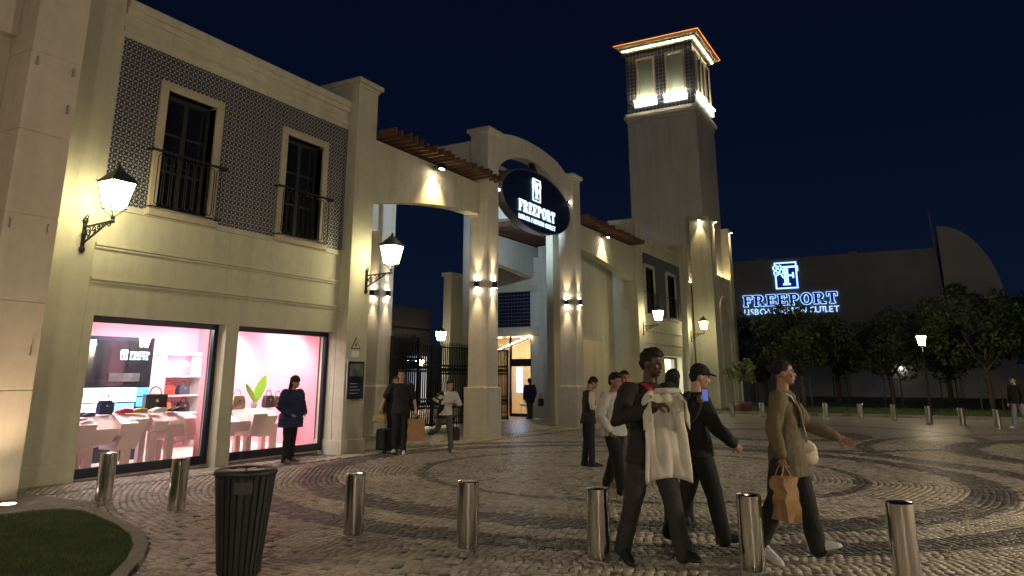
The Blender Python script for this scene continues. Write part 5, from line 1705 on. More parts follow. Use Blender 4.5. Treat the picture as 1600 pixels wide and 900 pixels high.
bag('black briefcase on the pink table', 9.42, 12.98, .955, .46, .14, .32, (.012, .012, .014), True, 1.0)
shoe_pair('red shoes on the pink table', 8.78, 12.9, .955, (.55, .03, .04), 1.2)
shoe_pair('yellow shoes on the pink table', 9.04, 12.86, .955, (.45, .30, .05), 1.3)
shoe_pair('white trainers on the pink table', 9.32, 12.72, .955, (.75, .75, .72), 1.4)
shoe_pair('black shoes at the right end of the pink table', 9.78, 12.8, .955, (.02, .02, .025), 1.6)
shoe_pair('dark trainers at left end of the pink table', 8.0, 12.8, .925, (.06, .06, .09), 1.9)
shoe_pair('black boots standing on the shop floor', 10.02, 12.62, .012, (.02, .02, .02), .3)
bag('shiny black bag on the right table', 10.98, 12.95, .87, .36, .2, .26, (.008, .009, .012))
bag('beige bag on the right table', 11.42, 13.05, .925, .34, .18, .28, (.42, .32, .22))
bag('grey bag on the right table', 12.20, 12.95, .935, .26, .14, .26, (.09, .08, .08))
bag('tan bag behind the customer', 12.52, 13.0, .935, .28, .14, .24, (.30, .18, .10))
for (x, z, c, lb) in ((11.5, .80, (.55, .2, .02), 'orange bag on the lower shelf'), (11.95, 1.185, (.06, .1, .14), 'teal backpack on the middle shelf'), (11.55, 1.185, (.6, .06, .03), 'red bag on the middle shelf'), (11.6, .80 - .0, (.2, .12, .08), 'brown bag on the lower shelf'), (12.0, .80, (.03, .03, .03), 'black bag on the lower shelf'), (12.82, 1.185, (.5, .04, .08), 'crimson bag on the narrow shelf'), (12.82, .80, (.25, .1, .05), 'brown bag on the narrow shelf')):
    if lb.startswith('brown bag on the lower'): continue
    bag(lb, x, 15.5, z, .28, .16, .22, c)
# shelf logo light
T = thing('shelf_neon', 'small violet white neon figure on the top shelf', 'sign', (11.8, 15.6, 1.6))
obj('figure', MB().tube([(11.5, 15.65, 1.86), (11.62, 15.65, 1.93), (11.7, 15.65, 1.82), (11.7, 15.65, 1.68), (11.95, 15.65, 1.68), (11.95, 15.65, 1.82), (11.8, 15.65, 1.92), (12.05, 15.65, 1.95), (12.15, 15.65, 1.88)], .014, 6), emat('violet neon', (.75, .7, 1), 5), T)
# banana leaf plant
T = thing('leaf_plant', 'bright green banana leaf plant on the right table', 'plant', (11.85, 13.0, .93))
lg_ = mat('bright leaf', (.30, .55, .06), .45)
obj('pot', MB().lathe([(.06, 0), (.08, .12), (.07, .13)], 12), 'white', T, world=False)
for (a, L0, tl_, w) in ((.3, .62, .30, .11), (2.6, .45, .5, .07), (1.2, .40, .7, .06)):
    m = MB(); N = 8; L = []
    for k in range(N + 1):
        t = k / N; ww = w * math.sin(PI * min(1, t * .92 + .06)) ** .7
        c = Vector((math.cos(a) * L0 * t * tl_ * 1.4, -.02, .12 + L0 * t * (1 - .25 * t * tl_)))
        sdir = Vector((-.6, .5, .15)).normalized()
        L += [c - sdir * ww, c + Vector((.012, 0, 0)), c + sdir * ww]
    m.add(L, [(3 * k + q, 3 * k + q + 1, 3 * k + q + 4, 3 * k + q + 3) for k in range(N) for q in range(2)])
    obj('leaf', m, lg_, T, world=False, smooth=True)
# fallen coat / person shape behind display is left to the mirror screen
# poster in the distant shop window
T = thing('poster', 'bright yellow and blue poster glowing in the distant shop window', 'poster', (38.6, 12.5, 1.2))
b = MB(); b.box(37.6, 39.75, 12.42, 12.46, .3, 2.45)
obj('light_box', b, emat('pale poster light', (.95, .95, .80), 1.5), T)
b = MB(); b.box(38.2, 39.3, 12.405, 12.418, 1.3, 2.2)
obj('yellow_field', b, emat('poster yellow', (1.0, .85, .12), 1.3), T)
b = MB(); b.prism([(0, 0), (.5, -.05), (.7, .5), (.5, 1.0), (.3, 1.25), (.15, .8), (-.1, .5)], (38.4, 12.40, .6), (1, 0, 0), (0, 0, 1), (0, -1, 0), .006)
obj('blue_figure', b, emat('poster blue', (.08, .35, .75), 1.0), T)
b = MB(); b.box(33.8, 40.2, 12.6, 12.7, -.1, 2.7)
obj('backdrop', b, 'white', T)

# ================================================================== PEOPLE
_tex = bpy.data.textures.new('fold', 'CLOUDS'); _tex.noise_scale = .11; _tex.noise_depth = 2
_tex2 = bpy.data.textures.new('curl', 'CLOUDS'); _tex2.noise_scale = .035; _tex2.noise_depth = 2
_tex3 = bpy.data.textures.new('quilt', 'WOOD'); 
_work = bpy.data.scenes.new('workbench')
def remeshed(name, mb, vox, smooth_it=4, disp=0.0, tex=None):
    me = mb.mesh(name)
    ob = bpy.data.objects.new(name, me); _work.collection.objects.link(ob)
    r = ob.modifiers.new('r', 'REMESH'); r.mode = 'VOXEL'; r.voxel_size = vox
    s = ob.modifiers.new('s', 'SMOOTH'); s.factor = .5; s.iterations = smooth_it
    if disp:
        d_ = ob.modifiers.new('d', 'DISPLACE'); d_.texture = tex or _tex; d_.strength = disp; d_.mid_level = .5; d_.texture_coords = 'LOCAL'
    with bpy.context.temp_override(scene=_work, view_layer=_work.view_layers[0]):
        dg = bpy.context.evaluated_depsgraph_get()
        out = bpy.data.meshes.new_from_object(ob.evaluated_get(dg))
    bpy.data.objects.remove(ob); bpy.data.meshes.remove(me)
    out.name = name
    out.polygons.foreach_set('use_smooth', [True] * len(out.polygons))
    return out
def ring(c, rx, ry, yaw=0.0, n=16, tilt=None):
    c = Vector(c)
    return [c + Vector((rx * math.cos(2 * PI * k / n) * math.cos(yaw) - ry * math.sin(2 * PI * k / n) * math.sin(yaw), rx * math.cos(2 * PI * k / n) * math.sin(yaw) + ry * math.sin(2 * PI * k / n) * math.cos(yaw), 0)) for k in range(n)]
def hand(mb, wrist, d, pn, side, curl=.5, s=1.0, fingers=True):
    """palm + five fingers; d hand direction, pn palm normal, side +1 right / -1 left"""
    wrist, d, pn = Vector(wrist), Vector(d).normalized(), Vector(pn)
    pn = (pn - d * pn.dot(d)).normalized(); lat = d.cross(pn) * side
    pc = wrist + d * .05 * s
    rot = Matrix((lat, pn, d)).transposed()
    mb.ell(pc, (.040 * s, .016 * s, .055 * s), 10, 7, rot)
    mb.capsule([wrist - d * .02, wrist + d * .02], [.026 * s, .026 * s], 8)
    for k, (o, L) in enumerate(((-.030, .068), (-.010, .076), (.010, .072), (.029, .056))):
        b0 = pc + lat * o * s + d * .045 * s
        a1, a2 = curl * .9, curl * 1.9
        d1 = d * math.cos(a1) + pn * math.sin(a1); d2 = d * math.cos(a2) + pn * math.sin(a2)
        m1 = b0 + d1 * L * .55 * s; e = m1 + d2 * L * .5 * s
        mb.capsule([b0, m1, e], [.0095 * s, .009 * s, .0075 * s], 7)
    t0 = pc - lat * .034 * s - d * .015 * s
    td = (-lat * .75 + d * .6 + pn * .35 * (1 + curl)).normalized()
    t1 = t0 + td * .035 * s; t2 = t1 + (td * .6 + d * .6 + pn * .3).normalized() * .03 * s
    mb.capsule([t0, t1, t2], [.012 * s, .011 * s, .009 * s], 7)

SKIN = {'light': mat('light skin', (.46, .27, .19), .5, sub=.1, var=.05, vscale=30), 'mid': mat('tan skin', (.32, .17, .11), .5, sub=.1, var=.05, vscale=30),
        'dark': mat('dark brown skin', (.085, .042, .026), .45, sub=.05, var=.06, vscale=30)}
HAIRM = mat('dark hair', (.007, .006, .005), .8, var=.3, vscale=40, bump=.5, bscale=90)
def cloth(name, col, var=.12):
    return mat(name, col, .85, var=var, vscale=9, bump=.35, bscale=260)

def person(label, loc, heading, H=1.75, legs=((12, 8), (-14, 18)), arms=None, lean=0.0, twist=0.0, head_yaw=0.0, head_pitch=0.0,
           skin='light', top=None, bottom=None, shoes=(.03, .03, .03), hair='short', sleeve='long', topname='jacket', hem=.86, vox=.010, bulk=1.0, legw=1.0,
           spread=.0, female=False, hands=(None, None), group='people on the plaza', cuff=None, hat=None, foot_pitch=(0, 0), build=1.0, side=0.0, quilt=0.0):
    """local frame: +y forward, +x right, z up. legs: (thigh forward deg, knee bend deg) right,left"""
    S = H / 1.75
    T = thing('person', label, 'person', loc, group, heading - PI / 2)
    L1, L2 = .435, .415
    hw = .092
    J = {}
    sh_w = (.175 if female else .195) * build
    low = 1e9
    for k, sgn in ((0, 1), (1, -1)):
        th, kb = math.radians(legs[k][0]), math.radians(legs[k][1])
        hip = Vector((sgn * hw, 0, 0))
        out = sgn * (spread + .0)
        kn = hip + Vector((out * .5, L1 * math.sin(th), -L1 * math.cos(th)))
        an = kn + Vector((out * .5, L2 * math.sin(th - kb), -L2 * math.cos(th - kb)))
        fp = math.radians(foot_pitch[k])
        heel = an + Vector((0, -.045 * math.cos(fp), -.075 - .045 * math.sin(-fp)))
        fd = Vector((sgn * .12, math.cos(fp), math.sin(fp))).normalized()
        toe = heel + fd * .245
        J[k] = (hip, kn, an, heel, toe)
        low = min(low, heel.z, toe.z)
    dz = -low + .012
    P0 = Vector((0, 0, dz))
    for k in J: J[k] = tuple(p + P0 for p in J[k])
    ph = dz                                    # pelvis height
    lean_v = Vector((side, math.sin(lean), math.cos(lean)))
    lean_v.normalize()
    def up(h, fwd=0.0):                        # point along the spine
        return P0 + lean_v * h + Vector((0, fwd, 0))
    ct, st_ = math.cos(twist), math.sin(twist)
    shc = up(.475)
    shv = Vector((ct, st_, 0))
    shR, shL = shc + shv * sh_w, shc - shv * sh_w
    if arms is None: arms = (((.06, -.04, -.29), (.05, .10, -.54)), ((-.06, -.02, -.29), (-.05, .08, -.54)))
    A = []
    for k, s0 in ((0, shR), (1, shL)):
        A.append((s0, s0 + Vector(arms[k][0]), s0 + Vector(arms[k][1])))
    neck0, neck1 = up(.52), up(.62, .015)
    Rh = Matrix.Rotation(-head_yaw, 3, 'Z') @ Matrix.Rotation(head_pitch, 3, 'X')
    hc = neck1 + Rh @ Vector((0, .022, .095))
    def hp(x, y, z): return hc + Rh @ Vector((x, y, z))
    # ---------------- body
    B = MB()
    B.ell(hp(0, -.005, .025), (.076, .096, .098), 18, 12, Rh); B.ell(hp(0, .022, -.045), (.058, .070, .075), 16, 10, Rh)
    B.ell(hp(0, .060, -.095), (.026, .024, .020), 10, 7, Rh)
    B.ell(hp(0, .094, -.025), (.012, .020, .024), 8, 6, Rh); B.ell(hp(0, .103, -.038), (.016, .012, .010), 8, 6, Rh)
    B.ell(hp(0, .088, .022), (.045, .012, .010), 10, 6, Rh)
    for s in (-1, 1):
        B.ell(hp(s * .077, -.008, -.012), (.010, .022, .032), 8, 6, Rh); B.ell(hp(s * .038, .066, -.030), (.022, .018, .020), 8, 6, Rh)
    B.ell(hp(0, .090, -.068), (.024, .010, .010), 8, 6, Rh)
    B.capsule([neck0 - lean_v * .03, neck1 + Vector((0, 0, .03))], [.062, .054], 12)
    w_ = .90 if female else 1.0
    tz = [(-.03, .15, .105), (.08, .142 * (1.06 if female else 1), .105), (.20, .122 * w_, .09), (.34, .150 * w_, .108), (.46, .155 * w_, .095), (.52, .09, .065)]
    B.loft([[p for p in ring(up(h), a * build, b * build, twist * max(0, h / .5))] for h, a, b in tz])
    for k in (0, 1):
        s0, e0, w0 = A[k]
        B.capsule([s0, e0, w0], [.050, .040, .027], 10)
        hd = hands[k] or {}
        dvec = Vector(hd.get('d', (w0 - e0)));
        hand(B, w0, dvec, hd.get('pn', (-1 if k == 0 else 1, .2, 0)), 1 if k == 0 else -1, hd.get('curl', .45), 1.0 * (.92 if female else 1.0))
        hip, kn, an, heel, toe = J[k]
        B.capsule([hip, kn, an], [.078, .050, .036], 12); B.capsule([heel + Vector((0, .02, .03)), toe + Vector((0, -.03, .02))], [.034, .026], 8)
        B.ell((hip + Vector((0, -.02, .03))), (.085, .10, .10), 10, 7)
    body = remeshed('body', B, vox * .75, 3)
    o = obj('body', body, SKIN[skin], T, world=False)
    bo = o
    em = mat('dark eye', (.01, .008, .006), .2); lm = mat('lips ' + skin, tuple(c * f for c, f in zip(SKIN[skin].node_tree.nodes['Principled BSDF'].inputs['Base Color'].default_value[:3], (.75, .55, .55))), .45)
    for s in (-1, 1):
        e = MB(); e.ell(hp(s * .032, .081, .004), (.013, .007, .0065), 8, 6, Rh); obj('eye', e, em, bo, world=False)
        e = MB(); e.ell(hp(s * .033, .089, .026), (.020, .006, .005), 8, 6, Rh); obj('eyebrow', e, HAIRM, bo, world=False)
    e = MB(); e.ell(hp(0, .098, -.068), (.023, .006, .007), 8, 6, Rh); obj('mouth', e, lm, bo, world=False)
    # ---------------- trousers
    if bottom:
        D = MB(); q = legw
        D.loft([ring(up(h), a * build, b * build) for h, a, b in ((-.06, .155, .125), (.02, .165, .128), (.12, .150, .115))])
        for k in (0, 1):
            hip, kn, an, heel, toe = J[k]
            end = an + (an - kn).normalized() * .035
            D.capsule([hip, (hip + kn) / 2, kn, (kn + an) / 2, end], [.103 * min(q, 1.06), .090 * q, .074 * q, .068 * q, .064 * q], 14)
            D.ell(hip + Vector((0, -.015, .02)), (.095, .115, .11), 12, 8)
        obj('trousers', remeshed('trousers', D, vox, 3, .020), bottom, T, world=False)
    # ---------------- shoes
    for k in (0, 1):
        hip, kn, an, heel, toe = J[k]
        fd = (toe - heel).normalized(); lat = fd.cross(Vector((0, 0, 1))).normalized(); nz = lat.cross(fd)
        sm = MB()
        def rg(t, w, h0, h1): 
            c = heel + fd * t
            return [c - lat * w + nz * h0, c - lat * w * .4 + nz * (h0 - .002), c + lat * w * .4 + nz * (h0 - .002), c + lat * w + nz * h0, c + lat * w * .85 + nz * (h0 * .4 + h1 * .6), c + lat * w * .35 + nz * h1, c - lat * w * .35 + nz * h1, c - lat * w * .85 + nz * (h0 * .4 + h1 * .6)]
        sm.loft([rg(-.035, .022, 0, .05), rg(-.02, .036, -.008, .09), rg(.05, .040, -.008, .115), rg(.11, .043, -.008, .080), rg(.19, .047, -.008, .058), rg(.245, .040, -.006, .040), rg(.272, .018, 0, .022)])
        shm = mat('shoe upper %.2f %.2f' % (shoes[0], shoes[2]), shoes, .5, var=.1, vscale=30)
        so_ = obj('shoe', remeshed('shoe', sm, vox * .7, 2), shm, T, world=False)
    # ---------------- top
    if top:
        g_ = .022 * bulk; U = MB()
        hb = hem - .93
        rows = []
        if hb < -.02: rows.append((hb, .182 + g_, .145 + g_))
        rows += [(.0, .172 + g_, .130 + g_), (.10, .150 * w_ + g_, .108 + g_), (.20, .142 * w_ + g_, .102 + g_), (.34, .164 * w_ + g_, .118 + g_), (.44, .165 * w_ + g_ * .8, .098 + g_), (.50, .125, .082), (.55, .072, .068)]
        rows = [r_ for r_ in rows if r_[0] >= hb - 1e-6]
        if rows[0][0] > hb + .01: rows.insert(0, (hb, rows[0][1], rows[0][2]))
        U.loft([ring(up(h), a * build, b * build, twist * max(0, h / .5), 18) for h, a, b in rows])
        for k in (0, 1):
            s0, e0, w0 = A[k]
            U.ell(s0 - (Vector((.035, 0, .0)) if k == 0 else Vector((-.035, 0, 0))), (.070 + g_ * .3, .075 + g_ * .5, .068 + g_ * .3), 12, 8)
            if sleeve == 'long':
                U.capsule([s0, (s0 + e0) / 2, e0, (e0 + w0) / 2, w0 - (w0 - e0).normalized() * .025], [.068 + g_ * .6, .064 + g_ * .6, .056 + g_ * .6, .050 + g_ * .6, .042 + g_ * .5], 12)
            elif sleeve == 'short':
                U.capsule([s0, s0.lerp(e0, .75)], [.070 + g_ * .6, .064 + g_ * .6], 12)
        tm_ = remeshed(topname, U, vox, 3, .022)
        if quilt:
            for v_ in tm_.vertices:
                v_.co = v_.co + v_.normal * (quilt * (abs(math.sin(v_.co.z * PI / .085)) ** .6 - .6))
        obj(topname, tm_, top, T, world=False)
        if sleeve == 'vest' and cuff:
            U = MB()
            for k in (0, 1):
                s0, e0, w0 = A[k]
                U.capsule([s0, (s0 + e0) / 2, e0, (e0 + w0) / 2, w0 - (w0 - e0).normalized() * .03], [.070, .066, .058, .050, .040], 12)
            obj('shirt_sleeves', remeshed('shirt_sleeves', U, vox, 3, .018), cuff, T, world=False)
    # ---------------- hair / hat
    if hair:
        Hh = MB()
        if hair in ('short', 'curly', 'fade'):
            Hh.ell(hp(0, -.012, .052), (.085, .102, .088), 18, 11, Rh)
            Hh.ell(hp(0, -.06, .0), (.070, .055, .075), 14, 9, Rh)
            if hair == 'curly': Hh.ell(hp(0, .01, .085), (.090, .100, .060), 16, 9, Rh)
            dsp = .03 if hair == 'curly' else .012
        elif hair == 'long':
            Hh.ell(hp(0, -.016, .045), (.088, .104, .090), 18, 11, Rh)
            Hh.loft([[hp(*v) for v in ring((0, -.05, .04), .088, .055)], [hp(*v) for v in ring((0, -.07, -.10), .095, .055)], [hp(*v) for v in ring((0, -.085, -.26), .085, .045)], [hp(*v) for v in ring((0, -.085, -.36), .05, .03)]])
            dsp = .015
        else:  # bun
            Hh.ell(hp(0, -.016, .042), (.084, .102, .086), 18, 11, Rh); Hh.ell(hp(0, -.115, .06), (.045, .045, .045), 10, 8, Rh)
            dsp = .010
        hm = remeshed('hair', Hh, vox * .8, 2, dsp, _tex2)
        # keep hair off the face
        bm = bmesh.new(); bm.from_mesh(hm)
        Ri = Rh.inverted()
        kill = []
        for v in bm.verts:
            l = Ri @ (v.co - hc)
            if l.y > .042 and l.z < .058: kill.append(v)
        bmesh.ops.delete(bm, geom=kill, context='VERTS'); bm.to_mesh(hm); bm.free()
        obj('hair', hm, HAIRM, T, world=False)
    if hat == 'beanie':
        h_ = MB(); h_.ell(hp(0, -.008, .058), (.096, .112, .100), 18, 11, Rh); h_.loft([[hp(*v) for v in ring((0, -.005, .022), .094, .110)], [hp(*v) for v in ring((0, -.005, .066), .098, .114)]])
        hm = remeshed('beanie', h_, vox * .8, 2, .008, _tex2)
        bm = bmesh.new(); bm.from_mesh(hm); Ri = Rh.inverted()
        bmesh.ops.delete(bm, geom=[v for v in bm.verts if (Ri @ (v.co - hc)).z < .012], context='VERTS'); bm.to_mesh(hm); bm.free()
        obj('beanie', hm, cloth('dark maroon knit', (.035, .018, .022)), T, world=False)
    if hat == 'cap':
        h_ = MB(); h_.ell(hp(0, -.008, .050), (.092, .108, .088), 18, 11, Rh)
        h_.loft([[hp(*v) for v in ((-.075, .06, .045), (.075, .06, .045), (.075, .06, .058), (-.075, .06, .058))], [hp(*v) for v in ((-.06, .16, .030), (.06, .16, .030), (.06, .16, .042), (-.06, .16, .042))]])
        hm = remeshed('cap', h_, vox * .7, 2)
        bm = bmesh.new(); bm.from_mesh(hm); Ri = Rh.inverted()
        bmesh.ops.delete(bm, geom=[v for v in bm.verts if (Ri @ (v.co - hc)).z < .020], context='VERTS'); bm.to_mesh(hm); bm.free()
        obj('cap', hm, cloth('black cap cloth', (.010, .010, .012)), T, world=False)
    T.scale = (S, S, S)
    info = dict(T=T, A=A, J=J, hc=hc, up=up, S=S, Rh=Rh, hp=hp)
    def wpt(p):
        R = Matrix.Rotation(heading - PI / 2, 3, 'Z')
        return Vector(loc) + R @ (Vector(p) * S)
    info['w'] = wpt
    return info

def hd(deg): return math.radians(deg)
BLACK = cloth('black cloth', (.012, .012, .013)); NAVY = cloth('navy padded cloth', (.020, .025, .085)); DENIM = cloth('dark denim', (.02, .024, .035))
CHAR = cloth('charcoal brown cloth', (.022, .018, .016)); OLIVE = cloth('olive tweed', (.13, .105, .062), .2); WHITEC = cloth('off white cotton', (.62, .58, .50))
GREYT = cloth('grey trousers', (.10, .10, .105)); WHITE2 = cloth('white sweatshirt', (.58, .57, .54)); BROWNV = cloth('dark maroon gilet', (.028, .018, .018)); GREY2 = cloth('dark grey trousers', (.035, .034, .036))
PAPER = mat('kraft paper', (.40, .24, .11), .75, var=.12, vscale=9, bump=.4, bscale=25)
# heading is the direction the chest faces, measured from +X; the camera looks along AZ
TOCAM = AZ + PI
RIGHT = AZ - PI / 2          # facing picture right
LEFT = AZ + PI / 2
AWAY = AZ

def paper_bag(label, p, w, d, h, rz, m=None):
    """p = handle point; hangs below"""
    t = thing('shopping_bag', label, 'bag', (p[0], p[1], p[2] - h - .10), 'shopping bags being carried', rz)
    b = MB()
    def rg(k, z, j=0): return [(-w / 2 * k, -d / 2 * k, z), (0, -d / 2 * k * .85, z), (w / 2 * k, -d / 2 * k, z), (w / 2 * k * .95, 0, z), (w / 2 * k, d / 2 * k, z), (0, d / 2 * k * .85, z), (-w / 2 * k, d / 2 * k, z), (-w / 2 * k * .95, 0, z)]
    rr_ = random.Random(label)
    b.loft([[(x_ + rr_.uniform(-.012, .012), y_ + rr_.uniform(-.014, .014), z_ + (rr_.uniform(-.008, .008) if q_ else 0)) for x_, y_, z_ in rg(k_, h * q_)] for q_, k_ in ((0, 1), (.16, 1.03), (.32, 1.0), (.5, 1.04), (.68, .96), (.84, 1.0), (1, .97))])
    obj('body', b, m or PAPER, t, world=False)
    for s in (-1, 1):
        pts = [(w * .2 * math.cos(PI * k / 8), s * d * .35 * (1 - math.sin(PI * k / 8)), h + .11 * math.sin(PI * k / 8)) for k in range(9)]
        obj('handle', MB().tube(pts, .006, 5), m or PAPER, t, world=False)
    return t


def ribbon(pts, w, m, T, name='strap', nrm=None, th=.004):
    """flat band along local points"""
    mb = MB(); pts = [Vector(p) for p in pts]; rings = []
    for i, p in enumerate(pts):
        d = (pts[min(i + 1, len(pts) - 1)] - pts[max(i - 1, 0)]).normalized()
        n = Vector(nrm[i]) if nrm else Vector((0, 1, 0))
        n = (n - d * n.dot(d)).normalized(); l = d.cross(n)
        rings.append([p + l * w / 2 - n * th, p + l * w / 2 + n * th, p - l * w / 2 + n * th, p - l * w / 2 - n * th])
    mb.loft(rings)
    return obj(name, mb, m, T, world=False)

# 1 man holding up a shirt --------------------------------------------------
man = person('man in dark clothes with a red strap holding up a white shirt in the foreground', (6.81, 2.36, 0), AZ - hd(160), 1.79, legs=((-9, 8), (12, 4)), spread=.10, lean=.05, twist=0.0, head_yaw=-.50, head_pitch=-.05,
           arms=(((.15, .05, -.24), (-.08, .31, -.12)), ((-.10, .12, -.25), (-.06, .35, -.08))), skin='dark', top=CHAR, bottom=GREY2, shoes=(.012, .012, .012), hair='curly', topname='sweater', hem=.80, vox=.009,
           legw=1.16, build=1.08, foot_pitch=(-10, 4), hands=(dict(curl=1.0, d=(-1, .35, .15), pn=(0, -.4, -1)), dict(curl=.9, d=(.1, 1, .25), pn=(1, 0, -.2))), bulk=1.3)
u = man['up']
red = mat('red strap', (.42, .012, .02), .6, var=.1, vscale=20)
ribbon([u(.545, -.03) + Vector((.085, 0, 0)), u(.535, .06) + Vector((.08, 0, 0)), u(.50, .115) + Vector((.06, 0, 0)), u(.43, .148) + Vector((.02, 0, 0)), u(.34, .165) + Vector((-.03, 0, 0)), u(.26, .168) + Vector((-.07, 0, 0))], .05, red, man['T'], 'red_strap', [(0, -.3, 1), (0, .5, 1), (0, 1, .5), (0, 1, .2), (0, 1, 0), (0, 1, 0)])
# shirt: an own thing hung between the hands
def held_shirt(info):
    A = info['A']; wr, wl = A[0][2], A[1][2]
    a = info['w'](wr + Vector((-.04, .05, .05))); c = info['w'](wl + Vector((.02, .06, .05)))
    mid = (a + c) / 2
    mid = mid - (c - a).normalized() * .13
    ud = (c - a); ud.z = 0; ud.normalize()
    nd = Vector((ud.y, -ud.x, 0))                    # towards the camera side
    if nd.dot(Vector((0, 0, CAMZ)) - mid) < 0: nd = -nd
    nu, nv = 22, 30
    Ws, Hs = .40, .72
    grid = []
    for j in range(nv + 1):
        v = j / nv
        for i in range(nu + 1):
            t = i / nu * 2 - 1
            w = Ws / 2 * (1 + .03 * math.sin(v * 9))
            if v < .12: w *= .62 + .38 * (v / .12) ** .6      # sloping shoulders
            if .12 < v < .5: w *= 1 - .10 * math.sin((v - .12) / .38 * PI)
            if v > .8: w *= 1 + .05 * (v - .8) * 5
            z = .07 - v * Hs - .05 * (t * t) * max(0, v - .9) * 10 + (.02 if abs(t) < .25 and v < .03 else 0)
            f = .022 * math.sin(t * 6 + v * 3) * (.3 + v) + .012 * math.sin(t * 13 - v * 5) + .03 * (1 - t * t) * math.sin(PI * v) 
            grid.append(mid + ud * (t * w + .015 * v) + Vector((0, 0, z)) + nd * (f * .6 - .075))
    n1 = nu + 1
    faces = [(j * n1 + i, j * n1 + i + 1, (j + 1) * n1 + i + 1, (j + 1) * n1 + i) for j in range(nv) for i in range(nu)]
    T = thing('shirt', 'white short shirt held up by the man in the foreground', 'shirt', tuple(mid - Vector((0, 0, .8))))
    mb = MB(); mb.add(grid, faces)
    o = obj('cloth', mb, WHITEC, T, smooth=True)
    so = o.modifiers.new('solid', 'SOLIDIFY'); so.thickness = .012
    # sleeves folded back, collar
    for s in (-1, 1):
        sl = MB(); b0 = mid + ud * s * Ws * .40 + Vector((0, 0, -.06)) + nd * .03
        sl.loft([[b0 + q for q in (nd * .02 + Vector((0, 0, .06)), -nd * .03 + Vector((0, 0, .06)), -nd * .03 + Vector((0, 0, -.12)), nd * .02 + Vector((0, 0, -.12)))],
                 [b0 + ud * s * .055 - nd * .05 + Vector((0, 0, -.12)) + q for q in (nd * .015 + Vector((0, 0, .05)), -nd * .02 + Vector((0, 0, .05)), -nd * .02 + Vector((0, 0, -.09)), nd * .015 + Vector((0, 0, -.09)))]])
        so_ = obj('sleeve', remeshed('sleeve', sl, .009, 4, .015), WHITEC, T)
    col = MB(); c0 = mid + Vector((0, 0, .075)) + nd * .03
    col.capsule([c0 - ud * .10 + nd * .0, c0 - ud * .03 + nd * .03, c0 + ud * .06 + nd * .02, c0 + ud * .11], [.022, .026, .026, .02], 8)
    obj('collar', remeshed('collar', col, .007, 2), WHITEC, T)
    ln = MB(); ln.bar(mid + nd * .075 + Vector((0, 0, .0)) - ud * .085, mid + nd * .085 + Vector((0, 0, -.70)) - ud * .08, .004)
    return T, mid, ud, nd
SH, smid, sud, snd = held_shirt(man)
t = thing('phone', 'phone with a blue glowing screen in the hand of the man holding the shirt', 'phone', tuple(man['w'](man['A'][1][2])))
q = man['w'](man['A'][1][2] + Vector((-.02, .09, .05)))
b = MB(); b.obox(q, sud, Vector((0, 0, 1)), snd, .030, .055, .004); obj('case', b, 'black', t)
b = MB(); b.obox(q + snd * .0052, sud, Vector((0, 0, 1)), snd, .027, .050, .0008); obj('screen', b, emat('phone screen', (.20, .30, 1.0), .12), t)

# 2 woman in olive blazer --------------------------------------------------
wom = person('woman in an olive blazer with white crossbody bag and white trainers', (7.42, 1.28, 0), AZ - hd(122), 1.66, legs=((-12, 14), (14, 5)), spread=.05, lean=.01, head_yaw=-.25, head_pitch=.08,
             arms=(((.09, -.05, -.27), (.06, .00, -.52)), ((-.10, .14, -.24), (-.16, .40, -.36))), skin='mid', top=OLIVE, bottom=BLACK, shoes=(.62, .62, .60), hair='bun', topname='blazer', hem=.70, vox=.009, female=True, legw=1.32, bulk=1.25, build=1.05,
             foot_pitch=(-24, 12), hands=(dict(curl=1.2), dict(curl=.35, d=(-.3, 1, -.4))))
u = wom['up']
cream = mat('cream leather', (.62, .55, .42), .5, var=.08, vscale=20)
ribbon([u(.53, -.06) + Vector((.11, 0, 0)), u(.55, .0) + Vector((.11, 0, 0)), u(.50, .10) + Vector((.10, 0, 0)), u(.40, .155) + Vector((.05, 0, 0)), u(.26, .165) + Vector((-.03, 0, 0)), u(.12, .17) + Vector((-.12, 0, 0)), u(.04, .15) + Vector((-.18, 0, 0))], .035, cream, wom['T'], 'bag_strap', [(0, -.6, 1), (0, 0, 1), (0, 1, .6), (0, 1, .2), (0, 1, 0), (-.3, 1, 0), (-1, .6, 0)])
b = MB(); b.ell(u(.36, .142), (.028, .020, .16), 10, 8); 
obj('dark_top', b, BLACK, wom['T'], world=False)
for s in (-1, 1):
    b = MB(); b.loft([[u(.50, .118) + Vector((s * .035 + d0, 0, 0)) for d0 in (0, .045 * s, .045 * s, 0)], [u(.36, .168) + Vector((s * .03 + d0, 0, 0)) + Vector((0, q0, 0)) for d0, q0 in ((0, 0), (.06 * s, -.01), (.06 * s, .008), (0, .012))], [u(.20, .172) + Vector((s * .0 + d0, 0, 0)) + Vector((0, q0, 0)) for d0, q0 in ((0, 0), (.015 * s, 0), (.015 * s, .008), (0, .01))]])
    obj('lapel', b, OLIVE, wom['T'], world=False)
t = thing('crossbody_bag', 'cream white crossbody bag at the hip of the woman in the blazer', 'bag', tuple(wom['w'](u(-.12) + Vector((-.2, .1, 0)))))
b = MB(); c0 = wom['w'](u(-.03) + Vector((-.20, .13, 0))); hx_ = Vector((math.cos(AZ - hd(100)), math.sin(AZ - hd(100)), 0)); hy_ = Vector((-hx_.y, hx_.x, 0))
rot = Matrix((hx_, hy_, Vector((0, 0, 1)))).transposed()
b.ell(c0, (.115, .055, .115), 16, 10, rot); b.ell(c0 + Vector((0, 0, -.05)), (.12, .06, .08), 14, 8, rot)
obj('body', remeshed('body', b, .010, 3, .012), cream, t)
